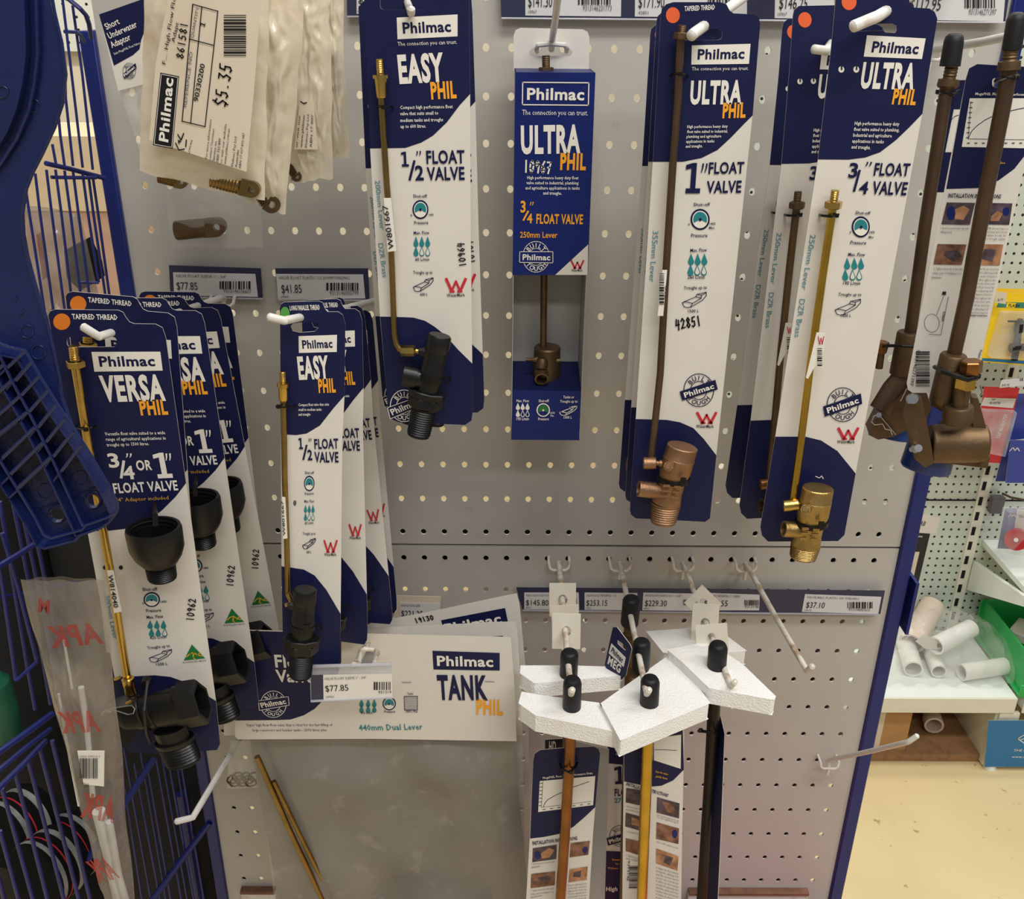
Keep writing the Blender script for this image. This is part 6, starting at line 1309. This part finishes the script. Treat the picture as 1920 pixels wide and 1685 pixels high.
for i in range(5):
    P=[S.L(*f(*mr[i],.002)),S.L(*f(*mr[i+1],.002))]; d=np.array([0,-.015,0]); n_=np.array([.0016,0,-.0008]); mb.add([P[0],P[1],P[1]+d,P[0]+d,P[0]+n_,P[1]+n_,P[1]+d+n_,P[0]+d+n_],[(0,1,2,3),(7,6,5,4),(0,4,5,1),(3,2,6,7)],'tool_blue')
for a,b_ in (((55,470),(175,355)),((110,560),(222,430)),((150,660),(275,525)),((205,770),(335,625)),((265,880),(390,722)),((320,980),(448,818)),((370,1080),(505,908)),((425,1180),(560,1000)),((-80,560),(25,450)),((-60,690),(80,560)),((-80,860),(140,665)),((-60,970),(190,775)),((20,1090),(240,880)),((75,1200),(295,985)),((120,1300),(350,1085))):
    S.tb(mb,[f(*a),f(*b_)],7,'tool_blue',6)
    P=[S.L(*f(a[0],a[1],.002)),S.L(*f(b_[0],b_[1],.002))]; d=np.array([0,-.015,0]); n_=np.array([0,0,-.002]); mb.add([P[0],P[1],P[1]+d,P[0]+d,P[0]+n_,P[1]+n_,P[1]+d+n_,P[0]+d+n_],[(0,1,2,3),(7,6,5,4),(0,4,5,1),(3,2,6,7)],'tool_blue')
S.tb(mb,[f(250,1450,.003),f(460,1375,.003)],2.5,'tool_blue',6); S.tb(mb,[f(500,1360,.003),f(685,1280,.003)],2.5,'tool_blue',6)
RIB=mb
for cx,cy,r,o in ((108,963,17,.003),(175,937,16,.003),(85,920,14,.0028),(150,895,13,.0028)):
    S.tb(RIB,[(cx+r*math.cos(i*.3142),cy+r*math.sin(i*.3142),o) for i in range(21)],3.4 if o==.003 else 1.2,'tool_blue',6)
for cx,cy,r,o in ((50.5,621,12,.003),(72,660,13,.003),(62,198,12,.0028),(4,172,11,.0105)):
    S.tb(RIMMB,[(cx+r*math.cos(i*.3142),cy+r*math.sin(i*.3142),o) for i in range(21)],2.2,'tool_blue',6)
S.tb(RIMMB,[(36,592,.003),(45,583,.003),(41,578,.003)],2.2,'tool_blue',6); S.tb(RIMMB,[(24,566,.003),(32,560,.003),(29,553,.003)],2.2,'tool_blue',6)
RIB.build('handle_ribs',t); RIMMB.build('rim',t)
# long bag with red print
S=Sheet(140,1250,-.33,0); t=root(S,'long_parts_bag','long plastic bag with red print and white sticks, left of the VERSA cards','bag',None)
film(S,'bag_film',t,(38,1084),(205,1720),(196,1088),(256,1720),'long_bag',0,.003,40,110,41,.036,None,.006)
for k,(pts,w_) in enumerate((([(152,1288,-.003),(163,1360,-.003),(170,1440,-.003),(174,1492,-.003)],11),([(110,1300,-.006),(125,1390,-.006),(148,1510,-.006)],5),([(120,1200,-.004),(135,1290,-.004)],5),([(185,1520,0),(205,1600,0),(232,1720,0)],24),([(205,1540,.004),(222,1640,.004),(245,1720,.004)],14))):
    mb=MB(); S.tb(mb,pts,w_,'pvc_white',12); mb.build('white_stick',t)
for s_,A,B,h,w_ in (('APK',(196,1205),(98,1214),40,3),('APK',(190,1370),(118,1374),40,3),('APK',(214,1542),(150,1530),46,3),('APK',(226,1644),(186,1654),44,3),('M',(94,1150),(72,1146),26,3)):
    q=subsheet(S,.026,.0003); q.text(s_,A,B,h,'bag_red',w_,3,True); q.build('red_print',t); LAST.location=(0,-.026,0)
q=subsheet(S,.028,.0003); q.fill([[(145,1407),(196,1407),(195,1474),(157,1470)]],'white_print',0,.0003); q.barcode(150,1420,184,1458,24); q.text('PVC',(166,1467),(157,1466.5),7,'black_ink',1); q.text('9 310402 00421',(188,1415),(149,1415),3,'black_ink',0); q.build('sticker',t); LAST.location=(0,-.028,0)
nest(t)
bpy.data.objects.remove(_fob); bpy.data.curves.remove(_fcu)
bpy.context.view_layer.update()
